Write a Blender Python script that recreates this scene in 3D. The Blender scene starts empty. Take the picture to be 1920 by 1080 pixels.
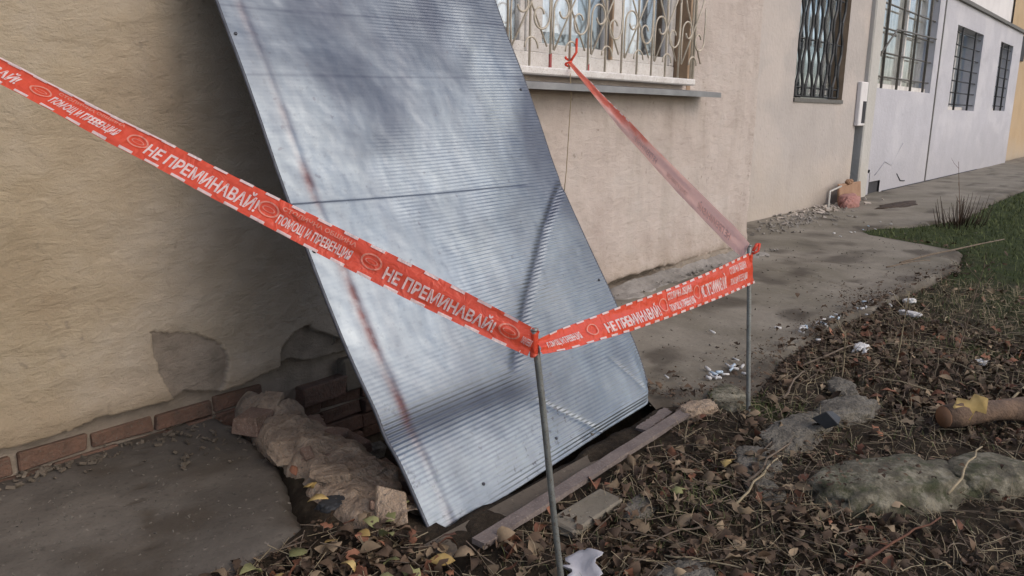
import bpy, bmesh, math, random
import numpy as np
from mathutils import Matrix, Vector
random.seed(7); RNG = np.random.default_rng(11)
S = bpy.context.scene
C = S.collection

# ------------------------------------------------------------------ camera
cam_d = bpy.data.cameras.new('camera'); cam = bpy.data.objects.new('camera', cam_d); C.objects.link(cam)
R3 = np.array([[0.63802785, 0.158251, -0.7535762], [-0.76990422, 0.14757854, -0.62086075], [0.01295984, 0.97630794, 0.21599733]])
M = Matrix([[*R3[0], 0], [*R3[1], 0], [*R3[2], 1.25], [0, 0, 0, 1]])
cam.matrix_world = M
cam_d.sensor_width = 36; cam_d.lens = 28.125; cam_d.clip_start = .05; cam_d.clip_end = 500
S.camera = cam
# ------------------------------------------------------------------ light
SUN_EL, SUN_AZ = math.radians(38), math.radians(172)      # azimuth measured clockwise from +Y
w = bpy.data.worlds.new('World'); S.world = w; w.use_nodes = True
wn = w.node_tree.nodes; wl = w.node_tree.links
sky = wn.new('ShaderNodeTexSky'); sky.sky_type = 'NISHITA'; sky.sun_disc = False
sky.sun_elevation = SUN_EL; sky.sun_rotation = SUN_AZ
sky.air_density = .8; sky.dust_density = 2.6; sky.ozone_density = .6
wl.new(sky.outputs[0], wn['Background'].inputs[0]); wn['Background'].inputs[1].default_value = .135
sd = bpy.data.lights.new('sun', 'SUN'); sd.energy = .4; sd.angle = math.radians(90); sd.color = (1, .95, .89)
so = bpy.data.objects.new('sun', sd); C.objects.link(so)
dirv = Vector((math.sin(SUN_AZ)*math.cos(SUN_EL), math.cos(SUN_AZ)*math.cos(SUN_EL), math.sin(SUN_EL)))
so.rotation_euler = dirv.to_track_quat('Z', 'Y').to_euler()
S.view_settings.view_transform = 'Standard'; S.view_settings.look = 'None'
S.view_settings.exposure = .55; S.view_settings.gamma = 1

# ------------------------------------------------------------------ helpers
def _h(ix, iy, seed):
    n = (ix.astype(np.int64)*374761393 + iy.astype(np.int64)*668265263 + seed*974634777) & 0x7fffffff
    n = ((n ^ (n >> 13))*1274126177) & 0x7fffffff
    return ((n ^ (n >> 16)) & 0xffff)/65535.0
def vnoise(x, y, seed=0):
    x = np.asarray(x, float); y = np.asarray(y, float)
    ix = np.floor(x); iy = np.floor(y); fx = x-ix; fy = y-iy
    fx = fx*fx*(3-2*fx); fy = fy*fy*(3-2*fy)
    ix = ix.astype(np.int64); iy = iy.astype(np.int64)
    a = _h(ix, iy, seed); b = _h(ix+1, iy, seed); c = _h(ix, iy+1, seed); d = _h(ix+1, iy+1, seed)
    return (a+(b-a)*fx)*(1-fy)+(c+(d-c)*fx)*fy
def fbm(x, y, seed=0, o=4):
    s = 0; a = 1; t = 0
    for k in range(o):
        s = s+a*vnoise(np.asarray(x)*2**k, np.asarray(y)*2**k, seed+k*17); t += a; a *= .5
    return s/t-.5
def sstep(a, b, x):
    t = np.clip((x-a)/(b-a), 0, 1); return t*t*(3-2*t)
WORLD = {}
def loc_of(o): return WORLD.get(o.name, Vector((0, 0, 0)))
def tag(o, label=None, cat=None, group=None, kind=None):
    if label: o['label'] = label
    if cat: o['category'] = cat
    if group: o['group'] = group
    if kind: o['kind'] = kind
    return o
def empty(name, loc, label=None, cat=None, group=None):
    o = bpy.data.objects.new(name, None); C.objects.link(o); o.location = loc; o.empty_display_size = .1
    WORLD[o.name] = Vector(loc); return tag(o, label, cat, group)
def mesh(name, verts, faces, mat, parent=None, smooth=False, attrs=None, origin=None):
    """verts in world coordinates; a child keeps its parent's origin"""
    v = np.asarray(verts, float).reshape(-1, 3)
    if parent is not None: org = np.array(loc_of(parent))
    elif origin is not None: org = np.array(origin, float)
    else: org = np.array([v[:, 0].mean(), v[:, 1].mean(), v[:, 2].min()])
    me = bpy.data.meshes.new(name)
    if isinstance(faces, np.ndarray):
        n, k = faces.shape
        me.vertices.add(len(v)); me.vertices.foreach_set('co', (v-org).ravel())
        me.loops.add(n*k); me.loops.foreach_set('vertex_index', faces.ravel().astype(np.int32))
        me.polygons.add(n); me.polygons.foreach_set('loop_start', np.arange(0, n*k, k, dtype=np.int32))
        me.update(calc_edges=True)
    else:
        me.from_pydata([tuple(p) for p in (v-org)], [], faces)
    if mat: me.materials.append(mat)
    if smooth: me.polygons.foreach_set('use_smooth', [True]*len(me.polygons))
    for k_, a in (attrs or {}).items():
        at = me.attributes.new(k_, 'FLOAT', 'POINT'); at.data.foreach_set('value', np.asarray(a, float).ravel())
    me.validate()
    o = bpy.data.objects.new(name, me); C.objects.link(o)
    if parent is not None:
        o.parent = parent; WORLD[o.name] = Vector(org)
    else:
        o.location = org; WORLD[o.name] = Vector(org)
    return o
def gridf(nu, nv):
    i = np.arange(nu-1)[:, None]*nv+np.arange(nv-1)[None, :]
    return np.stack([i, i+nv, i+nv+1, i+1], -1).reshape(-1, 4)
def box_vf(x0, x1, y0, y1, z0, z1, jit=0, ch=0):
    """box with chamfered vertical/horizontal edges when ch>0"""
    if ch <= 0:
        v = [(x, y, z) for x in (x0, x1) for y in (y0, y1) for z in (z0, z1)]
        f = [(0, 1, 3, 2), (4, 6, 7, 5), (0, 4, 5, 1), (2, 3, 7, 6), (0, 2, 6, 4), (1, 5, 7, 3)]
        v = [(a+random.uniform(-jit, jit), b+random.uniform(-jit, jit), c+random.uniform(-jit, jit)) for a, b, c in v]
        return v, f
    bm = bmesh.new()
    vs = [bm.verts.new((x+random.uniform(-jit, jit), y+random.uniform(-jit, jit), z+random.uniform(-jit, jit))) for x in (x0, x1) for y in (y0, y1) for z in (z0, z1)]
    for f in [(0, 1, 3, 2), (4, 6, 7, 5), (0, 4, 5, 1), (2, 3, 7, 6), (0, 2, 6, 4), (1, 5, 7, 3)]: bm.faces.new([vs[i] for i in f])
    bmesh.ops.bevel(bm, geom=bm.edges[:], offset=ch, segments=1, affect='EDGES')
    bm.verts.index_update()
    v = [tuple(q.co) for q in bm.verts]; f = [tuple(q.index for q in fc.verts) for fc in bm.faces]; bm.free()
    return v, f
def box(name, x0, x1, y0, y1, z0, z1, mat, parent=None, jit=0, ch=0, rot=None):
    v, f = box_vf(x0, x1, y0, y1, z0, z1, jit, ch)
    if rot:
        c = Vector(((x0+x1)/2, (y0+y1)/2, (z0+z1)/2)); Rm = Matrix.Rotation(rot[0], 3, rot[1])
        v = [tuple(Rm @ (Vector(p)-c)+c) for p in v]
    return mesh(name, v, f, mat, parent)
def tube_vf(pts, r, n=6, cap=True):
    pts = [Vector(p) for p in pts]; rs = r if isinstance(r, (list, tuple)) else [r]*len(pts)
    v = []; f = []
    up = Vector((0, 0, 1)); pv = None
    for i, p in enumerate(pts):
        d = (pts[min(i+1, len(pts)-1)]-pts[max(i-1, 0)]).normalized()
        if pv is None:
            a = d.orthogonal().normalized()
        else:
            a = (pv-d*pv.dot(d)).normalized()
        pv = a; b = d.cross(a)
        for k in range(n):
            t = 2*math.pi*k/n; v.append(tuple(p+(a*math.cos(t)+b*math.sin(t))*rs[i]))
    for i in range(len(pts)-1):
        for k in range(n):
            f.append((i*n+k, i*n+(k+1) % n, (i+1)*n+(k+1) % n, (i+1)*n+k))
    if cap: f.append(tuple(range(n-1, -1, -1))); f.append(tuple((len(pts)-1)*n+k for k in range(n)))
    return v, f
def tube(name, pts, r, mat, parent=None, n=6, smooth=True):
    v, f = tube_vf(pts, r, n); return mesh(name, v, f, mat, parent, smooth)
def merge(parts):
    V = []; F = []
    for v, f in parts:
        b = len(V); V += list(v); F += [tuple(i+b for i in q) for q in f]
    return V, F

def euler_m(rx, ry, rz):
    cx, sx = math.cos(rx), math.sin(rx); cy_, sy_ = math.cos(ry), math.sin(ry); cz, sz = math.cos(rz), math.sin(rz)
    return np.array([[cz*cy_, cz*sy_*sx-sz*cx, cz*sy_*cx+sz*sx], [sz*cy_, sz*sy_*sx+cz*cx, sz*sy_*cx-cz*sx], [-sy_, cy_*sx, cy_*cx]])
# ------------------------------------------------------------------ materials
def mat(name):
    m = bpy.data.materials.new(name); m.use_nodes = True
    return m, m.node_tree.nodes, m.node_tree.links, m.node_tree.nodes['Principled BSDF']
def node(n, t, **k):
    x = n.new(t)
    for a, b in k.items(): setattr(x, a, b)
    return x
def noise(n, l, vec, scale, detail=6, rough=.6, dist=0):
    x = n.new('ShaderNodeTexNoise'); x.inputs['Scale'].default_value = scale; x.inputs['Detail'].default_value = detail
    x.inputs['Roughness'].default_value = rough; x.inputs['Distortion'].default_value = dist
    if vec is not None: l.new(vec, x.inputs['Vector'])
    return x.outputs['Fac']
def ramp(n, l, fac, stops):
    x = n.new('ShaderNodeValToRGB'); e = x.color_ramp.elements
    while len(e) < len(stops): e.new(.5)
    for i, (p, c) in enumerate(stops):
        e[i].position = p; e[i].color = (*c, 1) if len(c) == 3 else c
    l.new(fac, x.inputs[0]); return x.outputs[0]
def mix(n, l, fac, a, b, mode='MIX'):
    x = n.new('ShaderNodeMix'); x.data_type = 'RGBA'; x.blend_type = mode
    if isinstance(fac, (int, float)): x.inputs[0].default_value = fac
    else: l.new(fac, x.inputs[0])
    for s, q in ((6, a), (7, b)):
        if isinstance(q, tuple): x.inputs[s].default_value = (*q, 1)
        else: l.new(q, x.inputs[s])
    return x.outputs[2]
def mth(n, l, op, a, b=0.0):
    x = n.new('ShaderNodeMath'); x.operation = op
    for i, q in enumerate((a, b)):
        if isinstance(q, (int, float)): x.inputs[i].default_value = q
        else: l.new(q, x.inputs[i])
    return x.outputs[0]
def bump(n, l, h, strength, dist, prev=None):
    x = n.new('ShaderNodeBump'); x.inputs['Strength'].default_value = strength; x.inputs['Distance'].default_value = dist
    l.new(h, x.inputs['Height'])
    if prev: l.new(prev, x.inputs['Normal'])
    return x.outputs[0]
def attr(n, name):
    x = n.new('ShaderNodeAttribute'); x.attribute_name = name; return x.outputs['Fac']
def wpos(n, l):
    return n.new('ShaderNodeNewGeometry').outputs['Position']

def plain(name, c1, c2, scale=12, rough=.85, bscale=60, bs=.4, bd=.004, metal=0, fine=None):
    m, n, l, b = mat(name); P = wpos(n, l)
    f = noise(n, l, P, scale)
    col = ramp(n, l, f, [(.3, c1), (.7, c2)])
    if fine:
        g = noise(n, l, P, scale*9, 3); col = mix(n, l, ramp(n, l, g, [(.55, (0, 0, 0)), (.72, (1, 1, 1))]), col, fine)
    l.new(col, b.inputs['Base Color']); b.inputs['Roughness'].default_value = rough; b.inputs['Metallic'].default_value = metal
    if bs: l.new(bump(n, l, noise(n, l, P, bscale, 4), bs, bd), b.inputs['Normal'])
    return m

def plaster_mat():
    m, n, l, b = mat('rough_beige_plaster'); P = wpos(n, l)
    sx = n.new('ShaderNodeSeparateXYZ'); l.new(P, sx.inputs[0])
    mr = n.new('ShaderNodeMapRange'); l.new(sx.outputs[0], mr.inputs[0]); mr.inputs[1].default_value = 1.0; mr.inputs[2].default_value = 4.2
    ochre = ramp(n, l, noise(n, l, P, 1.6, 6), [(.3, (.285, .22, .14)), (.5, (.36, .295, .20)), (.72, (.42, .365, .285))])
    grey = ramp(n, l, noise(n, l, P, 2.3, 6), [(.3, (.42, .355, .315)), (.55, (.50, .435, .39)), (.75, (.49, .44, .40))])
    col = mix(n, l, mr.outputs[0], ochre, grey)
    # grime specks and drip stains
    sp = ramp(n, l, noise(n, l, P, 26, 2, .4), [(.64, (0, 0, 0)), (.76, (1, 1, 1))])
    spm = ramp(n, l, noise(n, l, P, 2.1, 4), [(.48, (0, 0, 0)), (.68, (1, 1, 1))])
    col = mix(n, l, mth(n, l, 'MULTIPLY', mth(n, l, 'MULTIPLY', sp, spm), .7), col, (.17, .14, .11))
    mp = n.new('ShaderNodeMapping'); mp.inputs['Scale'].default_value = (5, 5, .5); l.new(P, mp.inputs[0])
    st = ramp(n, l, noise(n, l, mp.outputs[0], 1.5, 5), [(.5, (0, 0, 0)), (.8, (1, 1, 1))])
    col = mix(n, l, mth(n, l, 'MULTIPLY', st, .35), col, (.27, .235, .19))
    # rising dirt at the foot of the wall: splashes with their own ragged shape
    zz = mth(n, l, 'ADD', sx.outputs[2], mth(n, l, 'MULTIPLY', noise(n, l, P, 4, 5), .5))
    dr = ramp(n, l, zz, [(.25, (1, 1, 1)), (.62, (0, 0, 0))])
    col = mix(n, l, mth(n, l, 'MULTIPLY', dr, .55), col, (.25, .19, .13))
    bare = attr(n, 'bare')
    con = ramp(n, l, noise(n, l, P, 9, 8), [(.3, (.18, .15, .118)), (.7, (.31, .262, .21))])
    col = mix(n, l, bare, col, con)
    l.new(col, b.inputs['Base Color']); b.inputs['Roughness'].default_value = .92
    b.inputs['Specular IOR Level'].default_value = .25
    h1 = noise(n, l, P, 22, 5, .62, .4); h2 = noise(n, l, P, 90, 3)
    mq = n.new('ShaderNodeMapping'); mq.inputs['Scale'].default_value = (1, 1, 2.2); l.new(P, mq.inputs[0])
    nb = bump(n, l, noise(n, l, mq.outputs[0], 11, 9, .7, .5), .6, .026); nb = bump(n, l, h2, .5, .005, nb); nb = bump(n, l, noise(n, l, P, 210, 2), .4, .002, nb)
    l.new(nb, b.inputs['Normal']); return m
M_PLASTER = plaster_mat()

def metal_mat():
    m, n, l, b = mat('galvanised_ribbed_sheet'); P = wpos(n, l)
    col = ramp(n, l, noise(n, l, P, 2.2, 6, .6, .6), [(.3, (.205, .235, .26)), (.5, (.30, .34, .365)), (.7, (.37, .415, .44))])
    mp = n.new('ShaderNodeMapping'); mp.inputs['Scale'].default_value = (7, 1.2, 1.2); l.new(P, mp.inputs[0])
    v = ramp(n, l, noise(n, l, mp.outputs[0], 2, 5), [(.42, (0, 0, 0)), (.7, (1, 1, 1))])
    col = mix(n, l, mth(n, l, 'MULTIPLY', v, .3), col, (.19, .20, .225))
    col = mix(n, l, mth(n, l, 'MULTIPLY', attr(n, 'tarnish_refl'), .85), col, (.075, .085, .115))  # tarnish marks plus the dim upper-left reflection painted into the metal colour
    rn = ramp(n, l, noise(n, l, P, 24, 6), [(.3, (.5, .5, .5)), (.55, (1, 1, 1))])
    col = mix(n, l, mth(n, l, 'MULTIPLY', attr(n, 'rust'), rn), col, (.13, .07, .07))
    sp = ramp(n, l, noise(n, l, P, 45, 4, .6), [(.58, (0, 0, 0)), (.66, (1, 1, 1))])
    col = mix(n, l, mth(n, l, 'MULTIPLY', attr(n, 'specks'), sp), col, (.10, .10, .11))
    sp2 = ramp(n, l, noise(n, l, P, 30, 2, .4), [(.72, (0, 0, 0)), (.76, (1, 1, 1))])
    col = mix(n, l, mth(n, l, 'MULTIPLY', sp2, .5), col, (.16, .16, .18))
    l.new(col, b.inputs['Base Color']); b.inputs['Metallic'].default_value = .85
    r = ramp(n, l, noise(n, l, P, 5, 6), [(.3, (.40, .40, .40)), (.7, (.56, .56, .56))]); l.new(r, b.inputs['Roughness'])
    nb = bump(n, l, noise(n, l, P, 3.5, 3), .35, .05)
    nb = bump(n, l, noise(n, l, P, 40, 4), .12, .004, nb)
    l.new(nb, b.inputs['Normal']); return m
M_METAL = metal_mat()

def concrete_mat(name, a, bcol, stain, crack=True):
    m, n, l, b = mat(name); P = wpos(n, l)
    col = ramp(n, l, noise(n, l, P, 2.4, 9, .65), [(.3, a), (.7, bcol)])
    st = ramp(n, l, noise(n, l, P, 1.1, 6, .6, .5), [(.45, (0, 0, 0)), (.65, (1, 1, 1))])
    col = mix(n, l, mth(n, l, 'MULTIPLY', st, .6), col, stain)
    g = ramp(n, l, noise(n, l, P, 55, 4), [(.56, (0, 0, 0)), (.7, (1, 1, 1))])
    col = mix(n, l, mth(n, l, 'MULTIPLY', g, .5), col, tuple(c*.45 for c in a))
    g = ramp(n, l, noise(n, l, P, 38, 2), [(.66, (0, 0, 0)), (.72, (1, 1, 1))])
    col = mix(n, l, mth(n, l, 'MULTIPLY', g, .4), col, tuple(min(1, c*1.7) for c in bcol))
    col = mix(n, l, attr(n, 'edge'), col, (.055, .042, .028))
    l.new(col, b.inputs['Base Color']); b.inputs['Roughness'].default_value = .88
    nb = bump(n, l, noise(n, l, P, 14, 6), .5, .012); nb = bump(n, l, noise(n, l, P, 120, 3), .4, .003, nb)
    l.new(nb, b.inputs['Normal']); return m
M_PAVE = concrete_mat('worn_pavement_concrete', (.165, .143, .108), (.25, .222, .176), (.115, .10, .066))
M_SLAB = concrete_mat('dark_concrete_slab', (.07, .06, .049), (.16, .14, .115), (.05, .043, .034))
M_BASE = concrete_mat('foundation_concrete', (.10, .08, .058), (.16, .13, .095), (.06, .048, .034))
M_FILLET = concrete_mat('rough_grey_mortar', (.20, .18, .155), (.31, .285, .255), (.13, .12, .10))
M_RUBBLE = plain('rubble_mortar', (.20, .145, .10), (.42, .32, .225), 11, .97, 38, 1, .03, fine=(.24, .20, .16))
M_BRICK = plain('old_red_brick', (.085, .055, .04), (.165, .09, .06), 13, .95, 40, 1, .015, fine=(.12, .10, .08))
M_BRICKDUST = plain('dusty_mortared_brick', (.13, .085, .06), (.22, .14, .10), 16, .95, 35, .9, .015, fine=(.28, .22, .17))
def soil_mat():
    m, n, l, b = mat('leafy_brown_soil'); P = wpos(n, l)
    col = ramp(n, l, noise(n, l, P, 10, 8, .7), [(.3, (.022, .016, .011)), (.5, (.045, .034, .023)), (.7, (.085, .066, .045))])
    g = attr(n, 'grassy')
    gc = ramp(n, l, noise(n, l, P, 7, 7, .7), [(.3, (.022, .032, .012)), (.55, (.045, .062, .02)), (.75, (.08, .085, .03))])
    col = mix(n, l, g, col, gc)
    l.new(col, b.inputs['Base Color']); b.inputs['Roughness'].default_value = .97; b.inputs['Specular IOR Level'].default_value = .15
    nb = bump(n, l, noise(n, l, P, 18, 8, .7), 1, .04); l.new(nb, b.inputs['Normal']); return m
M_SOIL = soil_mat()
M_STONE = plain('grey_rubble_stone', (.075, .066, .052), (.20, .18, .145), 11, .97, 34, 1, .03, fine=(.04, .036, .028))
def moss_mat():
    m, n, l, b = mat('mossy_stone'); P = wpos(n, l)
    col = ramp(n, l, noise(n, l, P, 12, 8, .7), [(.35, (.05, .043, .028)), (.5, (.145, .13, .09)), (.62, (.29, .265, .195))])
    ms = ramp(n, l, noise(n, l, P, 9, 8, .75), [(.5, (0, 0, 0)), (.6, (1, 1, 1))])
    col = mix(n, l, mth(n, l, 'MULTIPLY', ms, .8), col, (.05, .058, .022))
    l.new(col, b.inputs['Base Color']); b.inputs['Roughness'].default_value = .97
    l.new(bump(n, l, noise(n, l, P, 30, 8, .7), 1, .02), b.inputs['Normal']); return m
M_MOSS = moss_mat()
def tape_mat(name, c, trans, rough=.32):
    m, n, l, b = mat(name); P = wpos(n, l)
    b.inputs['Base Color'].default_value = (*c, 1); b.inputs['Roughness'].default_value = rough
    l.new(bump(n, l, noise(n, l, P, 25, 3, .5, 1.5), .6, .012), b.inputs['Normal'])
    t = n.new('ShaderNodeBsdfTranslucent'); t.inputs[0].default_value = (*c, 1)
    mx = n.new('ShaderNodeMixShader'); mx.inputs[0].default_value = trans
    l.new(b.outputs[0], mx.inputs[1]); l.new(t.outputs[0], mx.inputs[2]); l.new(mx.outputs[0], n['Material Output'].inputs[0])
    return m
M_TAPE = tape_mat('red_barrier_film', (.86, .115, .06), .40, .20)
M_TAPEBACK = tape_mat('pale_red_film_back', (.80, .52, .48), .4)
_n = M_TAPEBACK.node_tree.nodes; _l = M_TAPEBACK.node_tree.links
_c = mix(_n, _l, attr(_n, 'fresh'), (.95, .62, .56), (.82, .18, .12)); _l.new(_c, _n['Principled BSDF'].inputs['Base Color'])
for q_ in _n:
    if q_.type == 'BSDF_TRANSLUCENT': _l.new(_c, q_.inputs[0])
M_PRINT = tape_mat('white_print', (.78, .66, .63), .3, .3)
M_PRINTFAINT = tape_mat('faint_pink_print', (.74, .28, .20), .2, .45)
M_PINK = tape_mat('faint_back_print', (.70, .52, .49), .3, .45)
M_POLE = plain('grey_green_painted_steel', (.17, .18, .17), (.27, .285, .27), 20, .5, 80, .3, .002, metal=.5, fine=(.13, .09, .06))
M_CREAM = plain('cream_painted_iron', (.42, .37, .29), (.56, .51, .42), 25, .6, 90, .3, .002, fine=(.25, .15, .09))
M_WOODW = plain('worn_white_window_paint', (.54, .51, .48), (.68, .66, .63), 14, .6, 60, .3, .003, fine=(.36, .31, .25))
M_BROWNW = plain('brown_weathered_jamb', (.24, .16, .10), (.36, .26, .17), 8, .8, 40, .5, .005)
M_SILL = plain('grey_sheet_metal_sill', (.22, .22, .22), (.31, .31, .31), 8, .5, 40, .3, .004, metal=.5)
M_DARK = plain('dark_interior', (.02, .02, .022), (.045, .045, .05), 4, .9, 20, 0)
M_DARKIRON = plain('dark_iron_bars', (.02, .022, .024), (.04, .042, .045), 20, .6, 80, .2, .002)
M_BARGREY = plain('grey_brown_iron_bars', (.09, .085, .075), (.14, .13, .115), 20, .6, 80, .2, .002)
M_REDSCRAP = plain('dull_red_scrap', (.28, .05, .05), (.38, .09, .08), 30, .6, 60, .3, .003)
M_CURTAIN = None
def curtain_mat(name, c1, c2, c3):
    m, n, l, b = mat(name); P = wpos(n, l)
    mp = n.new('ShaderNodeMapping'); mp.inputs['Scale'].default_value = (4, 4, 1.2); l.new(P, mp.inputs[0])
    col = ramp(n, l, noise(n, l, mp.outputs[0], 3, 4), [(.3, c1), (.5, c2), (.7, c3)])
    l.new(col, b.inputs['Base Color']); b.inputs['Roughness'].default_value = .9; return m
M_CURTAIN = curtain_mat('lace_curtain', (.38, .44, .50), (.72, .76, .78), (.80, .82, .82))
M_BLIND = curtain_mat('pale_blind', (.16, .18, .18), (.30, .32, .31), (.62, .62, .58))
M_CURTAIN2 = curtain_mat('beige_curtain', (.22, .21, .18), (.40, .39, .34), (.68, .66, .60))
M_BLUEIN = plain('blue_grey_interior', (.12, .17, .21), (.20, .27, .32), 3, .8, 10, 0)
def glass_mat():
    m, n, l, b = mat('window_glass')
    g = n.new('ShaderNodeBsdfGlossy'); g.inputs['Roughness'].default_value = .03; g.inputs[0].default_value = (.9, .95, 1, 1)
    t = n.new('ShaderNodeBsdfTransparent'); lw = n.new('ShaderNodeLayerWeight'); lw.inputs[0].default_value = .5; f = n.new('ShaderNodeMath'); f.operation = 'MULTIPLY'; l.new(lw.outputs['Facing'], f.inputs[0]); f.inputs[1].default_value = .45
    mx = n.new('ShaderNodeMixShader'); l.new(f.outputs[0], mx.inputs[0]); l.new(t.outputs[0], mx.inputs[1]); l.new(g.outputs[0], mx.inputs[2])
    l.new(mx.outputs[0], n['Material Output'].inputs[0]); n.remove(b); return m
M_GLASS = glass_mat()
def painted_wall(name, base, patch, low, lowz, seed=0., pscale=1.1):
    m, n, l, b = mat(name); P = wpos(n, l)
    col = ramp(n, l, noise(n, l, P, 1.8, 7), [(.3, tuple(c*.86 for c in base)), (.7, base)])
    mp = n.new('ShaderNodeMapping'); mp.inputs['Scale'].default_value = (.7, .7, 1.1); mp.inputs['Location'].default_value = (seed, 0, 0); l.new(P, mp.inputs[0])
    pt = ramp(n, l, noise(n, l, mp.outputs[0], pscale, 3, .5, .4), [(.50, (0, 0, 0)), (.60, (1, 1, 1))])
    col = mix(n, l, mth(n, l, 'MULTIPLY', pt, .45), col, patch)
    sx = n.new('ShaderNodeSeparateXYZ'); l.new(P, sx.inputs[0])
    zz = mth(n, l, 'ADD', sx.outputs[2], mth(n, l, 'MULTIPLY', noise(n, l, P, 1.4, 6), 1.0))
    dr = ramp(n, l, mth(n, l, 'MULTIPLY', zz, .5/lowz), [(.3, (1, 1, 1)), (.75, (0, 0, 0))])
    col = mix(n, l, mth(n, l, 'MULTIPLY', dr, .6), col, low)
    g = ramp(n, l, noise(n, l, P, 16, 3), [(.66, (0, 0, 0)), (.74, (1, 1, 1))])
    col = mix(n, l, mth(n, l, 'MULTIPLY', g, .35), col, tuple(c*.45 for c in base))
    l.new(col, b.inputs['Base Color']); b.inputs['Roughness'].default_value = .9
    l.new(bump(n, l, noise(n, l, P, 18, 5), .5, .02), b.inputs['Normal']); return m
M_REC = painted_wall('grey_beige_painted_wall', (.44, .40, .37), (.53, .465, .415), (.40, .34, .27), .9, 3.)
M_WHITE = painted_wall('blue_white_painted_wall', (.49, .485, .52), (.57, .56, .58), (.33, .32, .33), 1.1, 8.)
M_UPPER = painted_wall('pale_upper_wall', (.70, .68, .67), (.72, .70, .69), (.70, .68, .67), .8, 2.)
M_JAMB = painted_wall('weathered_jamb_paint', (.50, .485, .45), (.44, .42, .38), (.36, .34, .29), .8, 2.)
M_YELLOW = painted_wall('yellow_ochre_wall', (.47, .34, .20), (.44, .33, .21), (.40, .35, .28), .8, 1.)
M_PLANK = plain('weathered_plank', (.12, .095, .085), (.19, .155, .135), 14, .85, 60, .6, .006, fine=(.26, .22, .19))
M_CARD = plain('brown_board', (.26, .15, .09), (.34, .21, .13), 5, .9, 30, .3, .01)
M_REDB = plain('dull_red_brick_chunk', (.28, .13, .11), (.36, .19, .16), 6, .9, 30, .5, .01)
M_LOG = plain('peeled_log_wood', (.07, .045, .03), (.19, .12, .075), 16, .85, 60, .8, .01)
M_CUT = plain('orange_cut_wood', (.20, .10, .05), (.30, .16, .085), 10, .8, 40, .4, .005)
M_PAPER = plain('crumpled_white_paper', (.46, .45, .43), (.62, .61, .59), 10, .8, 30, .4, .005)
M_PLASTIC = plain('grey_white_plastic', (.36, .36, .38), (.50, .50, .52), 8, .4, 25, .5, .01)
M_TWIG = plain('dry_twig_bark', (.09, .065, .045), (.20, .155, .11), 30, .9, 60, .4, .004)
M_STRAW = plain('pale_dry_straw', (.22, .175, .10), (.34, .28, .18), 20, .8, 60, .2, .002)
def leafm(name, c1, c2):
    m, n, l, b = mat(name); P = wpos(n, l)
    oi = n.new('ShaderNodeObjectInfo')
    col = ramp(n, l, noise(n, l, P, 30, 4), [(.3, c1), (.7, c2)])
    rv = attr(n, 'tone'); col = mix(n, l, .55, col, ramp(n, l, rv, [(0, tuple(c*.35 for c in c1)), (.5, c1), (1, tuple(min(1, c*1.5) for c in c2))]))
    l.new(col, b.inputs['Base Color']); b.inputs['Roughness'].default_value = .75; b.inputs['Specular IOR Level'].default_value = .3
    l.new(bump(n, l, noise(n, l, P, 70, 3), .5, .004), b.inputs['Normal']); return m
M_LEAF_BROWN = leafm('brown_leaf', (.052, .033, .021), (.115, .075, .046))
M_LEAF_TAN = leafm('tan_leaf', (.13, .092, .056), (.255, .19, .12))
M_LEAF_RED = leafm('rust_red_leaf', (.14, .058, .034), (.25, .115, .065))
M_LEAF_YG = leafm('yellow_green_leaf', (.15, .155, .06), (.27, .26, .12))
M_LEAF_YEL = leafm('yellow_leaf', (.36, .24, .08), (.48, .36, .15))
M_GRASS = leafm('grass_blade', (.06, .08, .024), (.125, .14, .05))

# ------------------------------------------------------------------ ground, pavement, slab
PE = np.array([(3.03, 1.62), (3.2, 1.47), (3.44, 1.34), (3.72, 1.42), (4.2, 1.5), (4.57, 1.48), (5.25, 1.48), (5.58, 1.44), (6.7, 1.37), (7.97, 1.33), (8.57, 1.5), (8.77, 1.83), (9.0, 2.4), (9.29, 2.66), (9.7, 2.6), (10.07, 2.35), (11.2, 2.02), (12.9, 2.08), (17, 2.1), (120, 2.1)])
def pedge(x): return np.interp(x, PE[:, 0], PE[:, 1])
def slab_right(y):   # x of the left slab's right border
    return np.interp(y, [1.6, 1.9, 2.07, 2.41, 2.88, 3.1], [1.30, 1.40, 1.44, 1.60, 1.72, 1.76])
PIT = (1.66, 3.03, 1.62, 3.06)
def ground_z(x, y):
    x = np.asarray(x, float); y = np.asarray(y, float)
    z = -.035+fbm(x*2.2, y*2.2, 3)*.07+fbm(x*9, y*9, 5)*.03
    z = z-.03*sstep(1.45, 1.25, x)*sstep(1.5, 1.9, y)
    far = sstep(5, 9, x); z = z*(1-far)+(-.02+fbm(x*1.3, y*1.3, 9)*.05)*far
    # lowered under the pavements
    under = sstep(-.04, .10, y-pedge(x))*(x > 3.03)
    z = z*(1-under)-.09*under
    sl = sstep(-.03, .08, slab_right(y)-x)*sstep(1.93, 2.05, y+fbm(x*3, y*0+2, 4)*.1)
    z = z*(1-sl)-.14*sl
    m = sstep(0, .05, x-PIT[0])*sstep(0, .05, PIT[1]-x)*sstep(0, .05, y-PIT[2])*sstep(0, .03, 3.20-y)
    return z*(1-m)+(-.5+fbm(x*7, y*7, 8)*.12)*m
def axis(segs):
    out = []
    for a, b, st in segs: out += list(np.arange(a, b, st))
    out.append(segs[-1][1]); return np.array(out)
gx = axis([(-60, -4, 4), (-4, 0, .25), (0, 6.2, .022), (6.2, 12, .06), (12, 30, .4), (30, 180, 6)])
gy = axis([(-80, -6, 4), (-6, -.4, .2), (-.4, 3.1, .024), (3.1, 4.0, .1), (4.0, 90, 4)])
GX, GY = np.meshgrid(gx, gy, indexing='ij'); GZ = ground_z(GX, GY)
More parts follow.
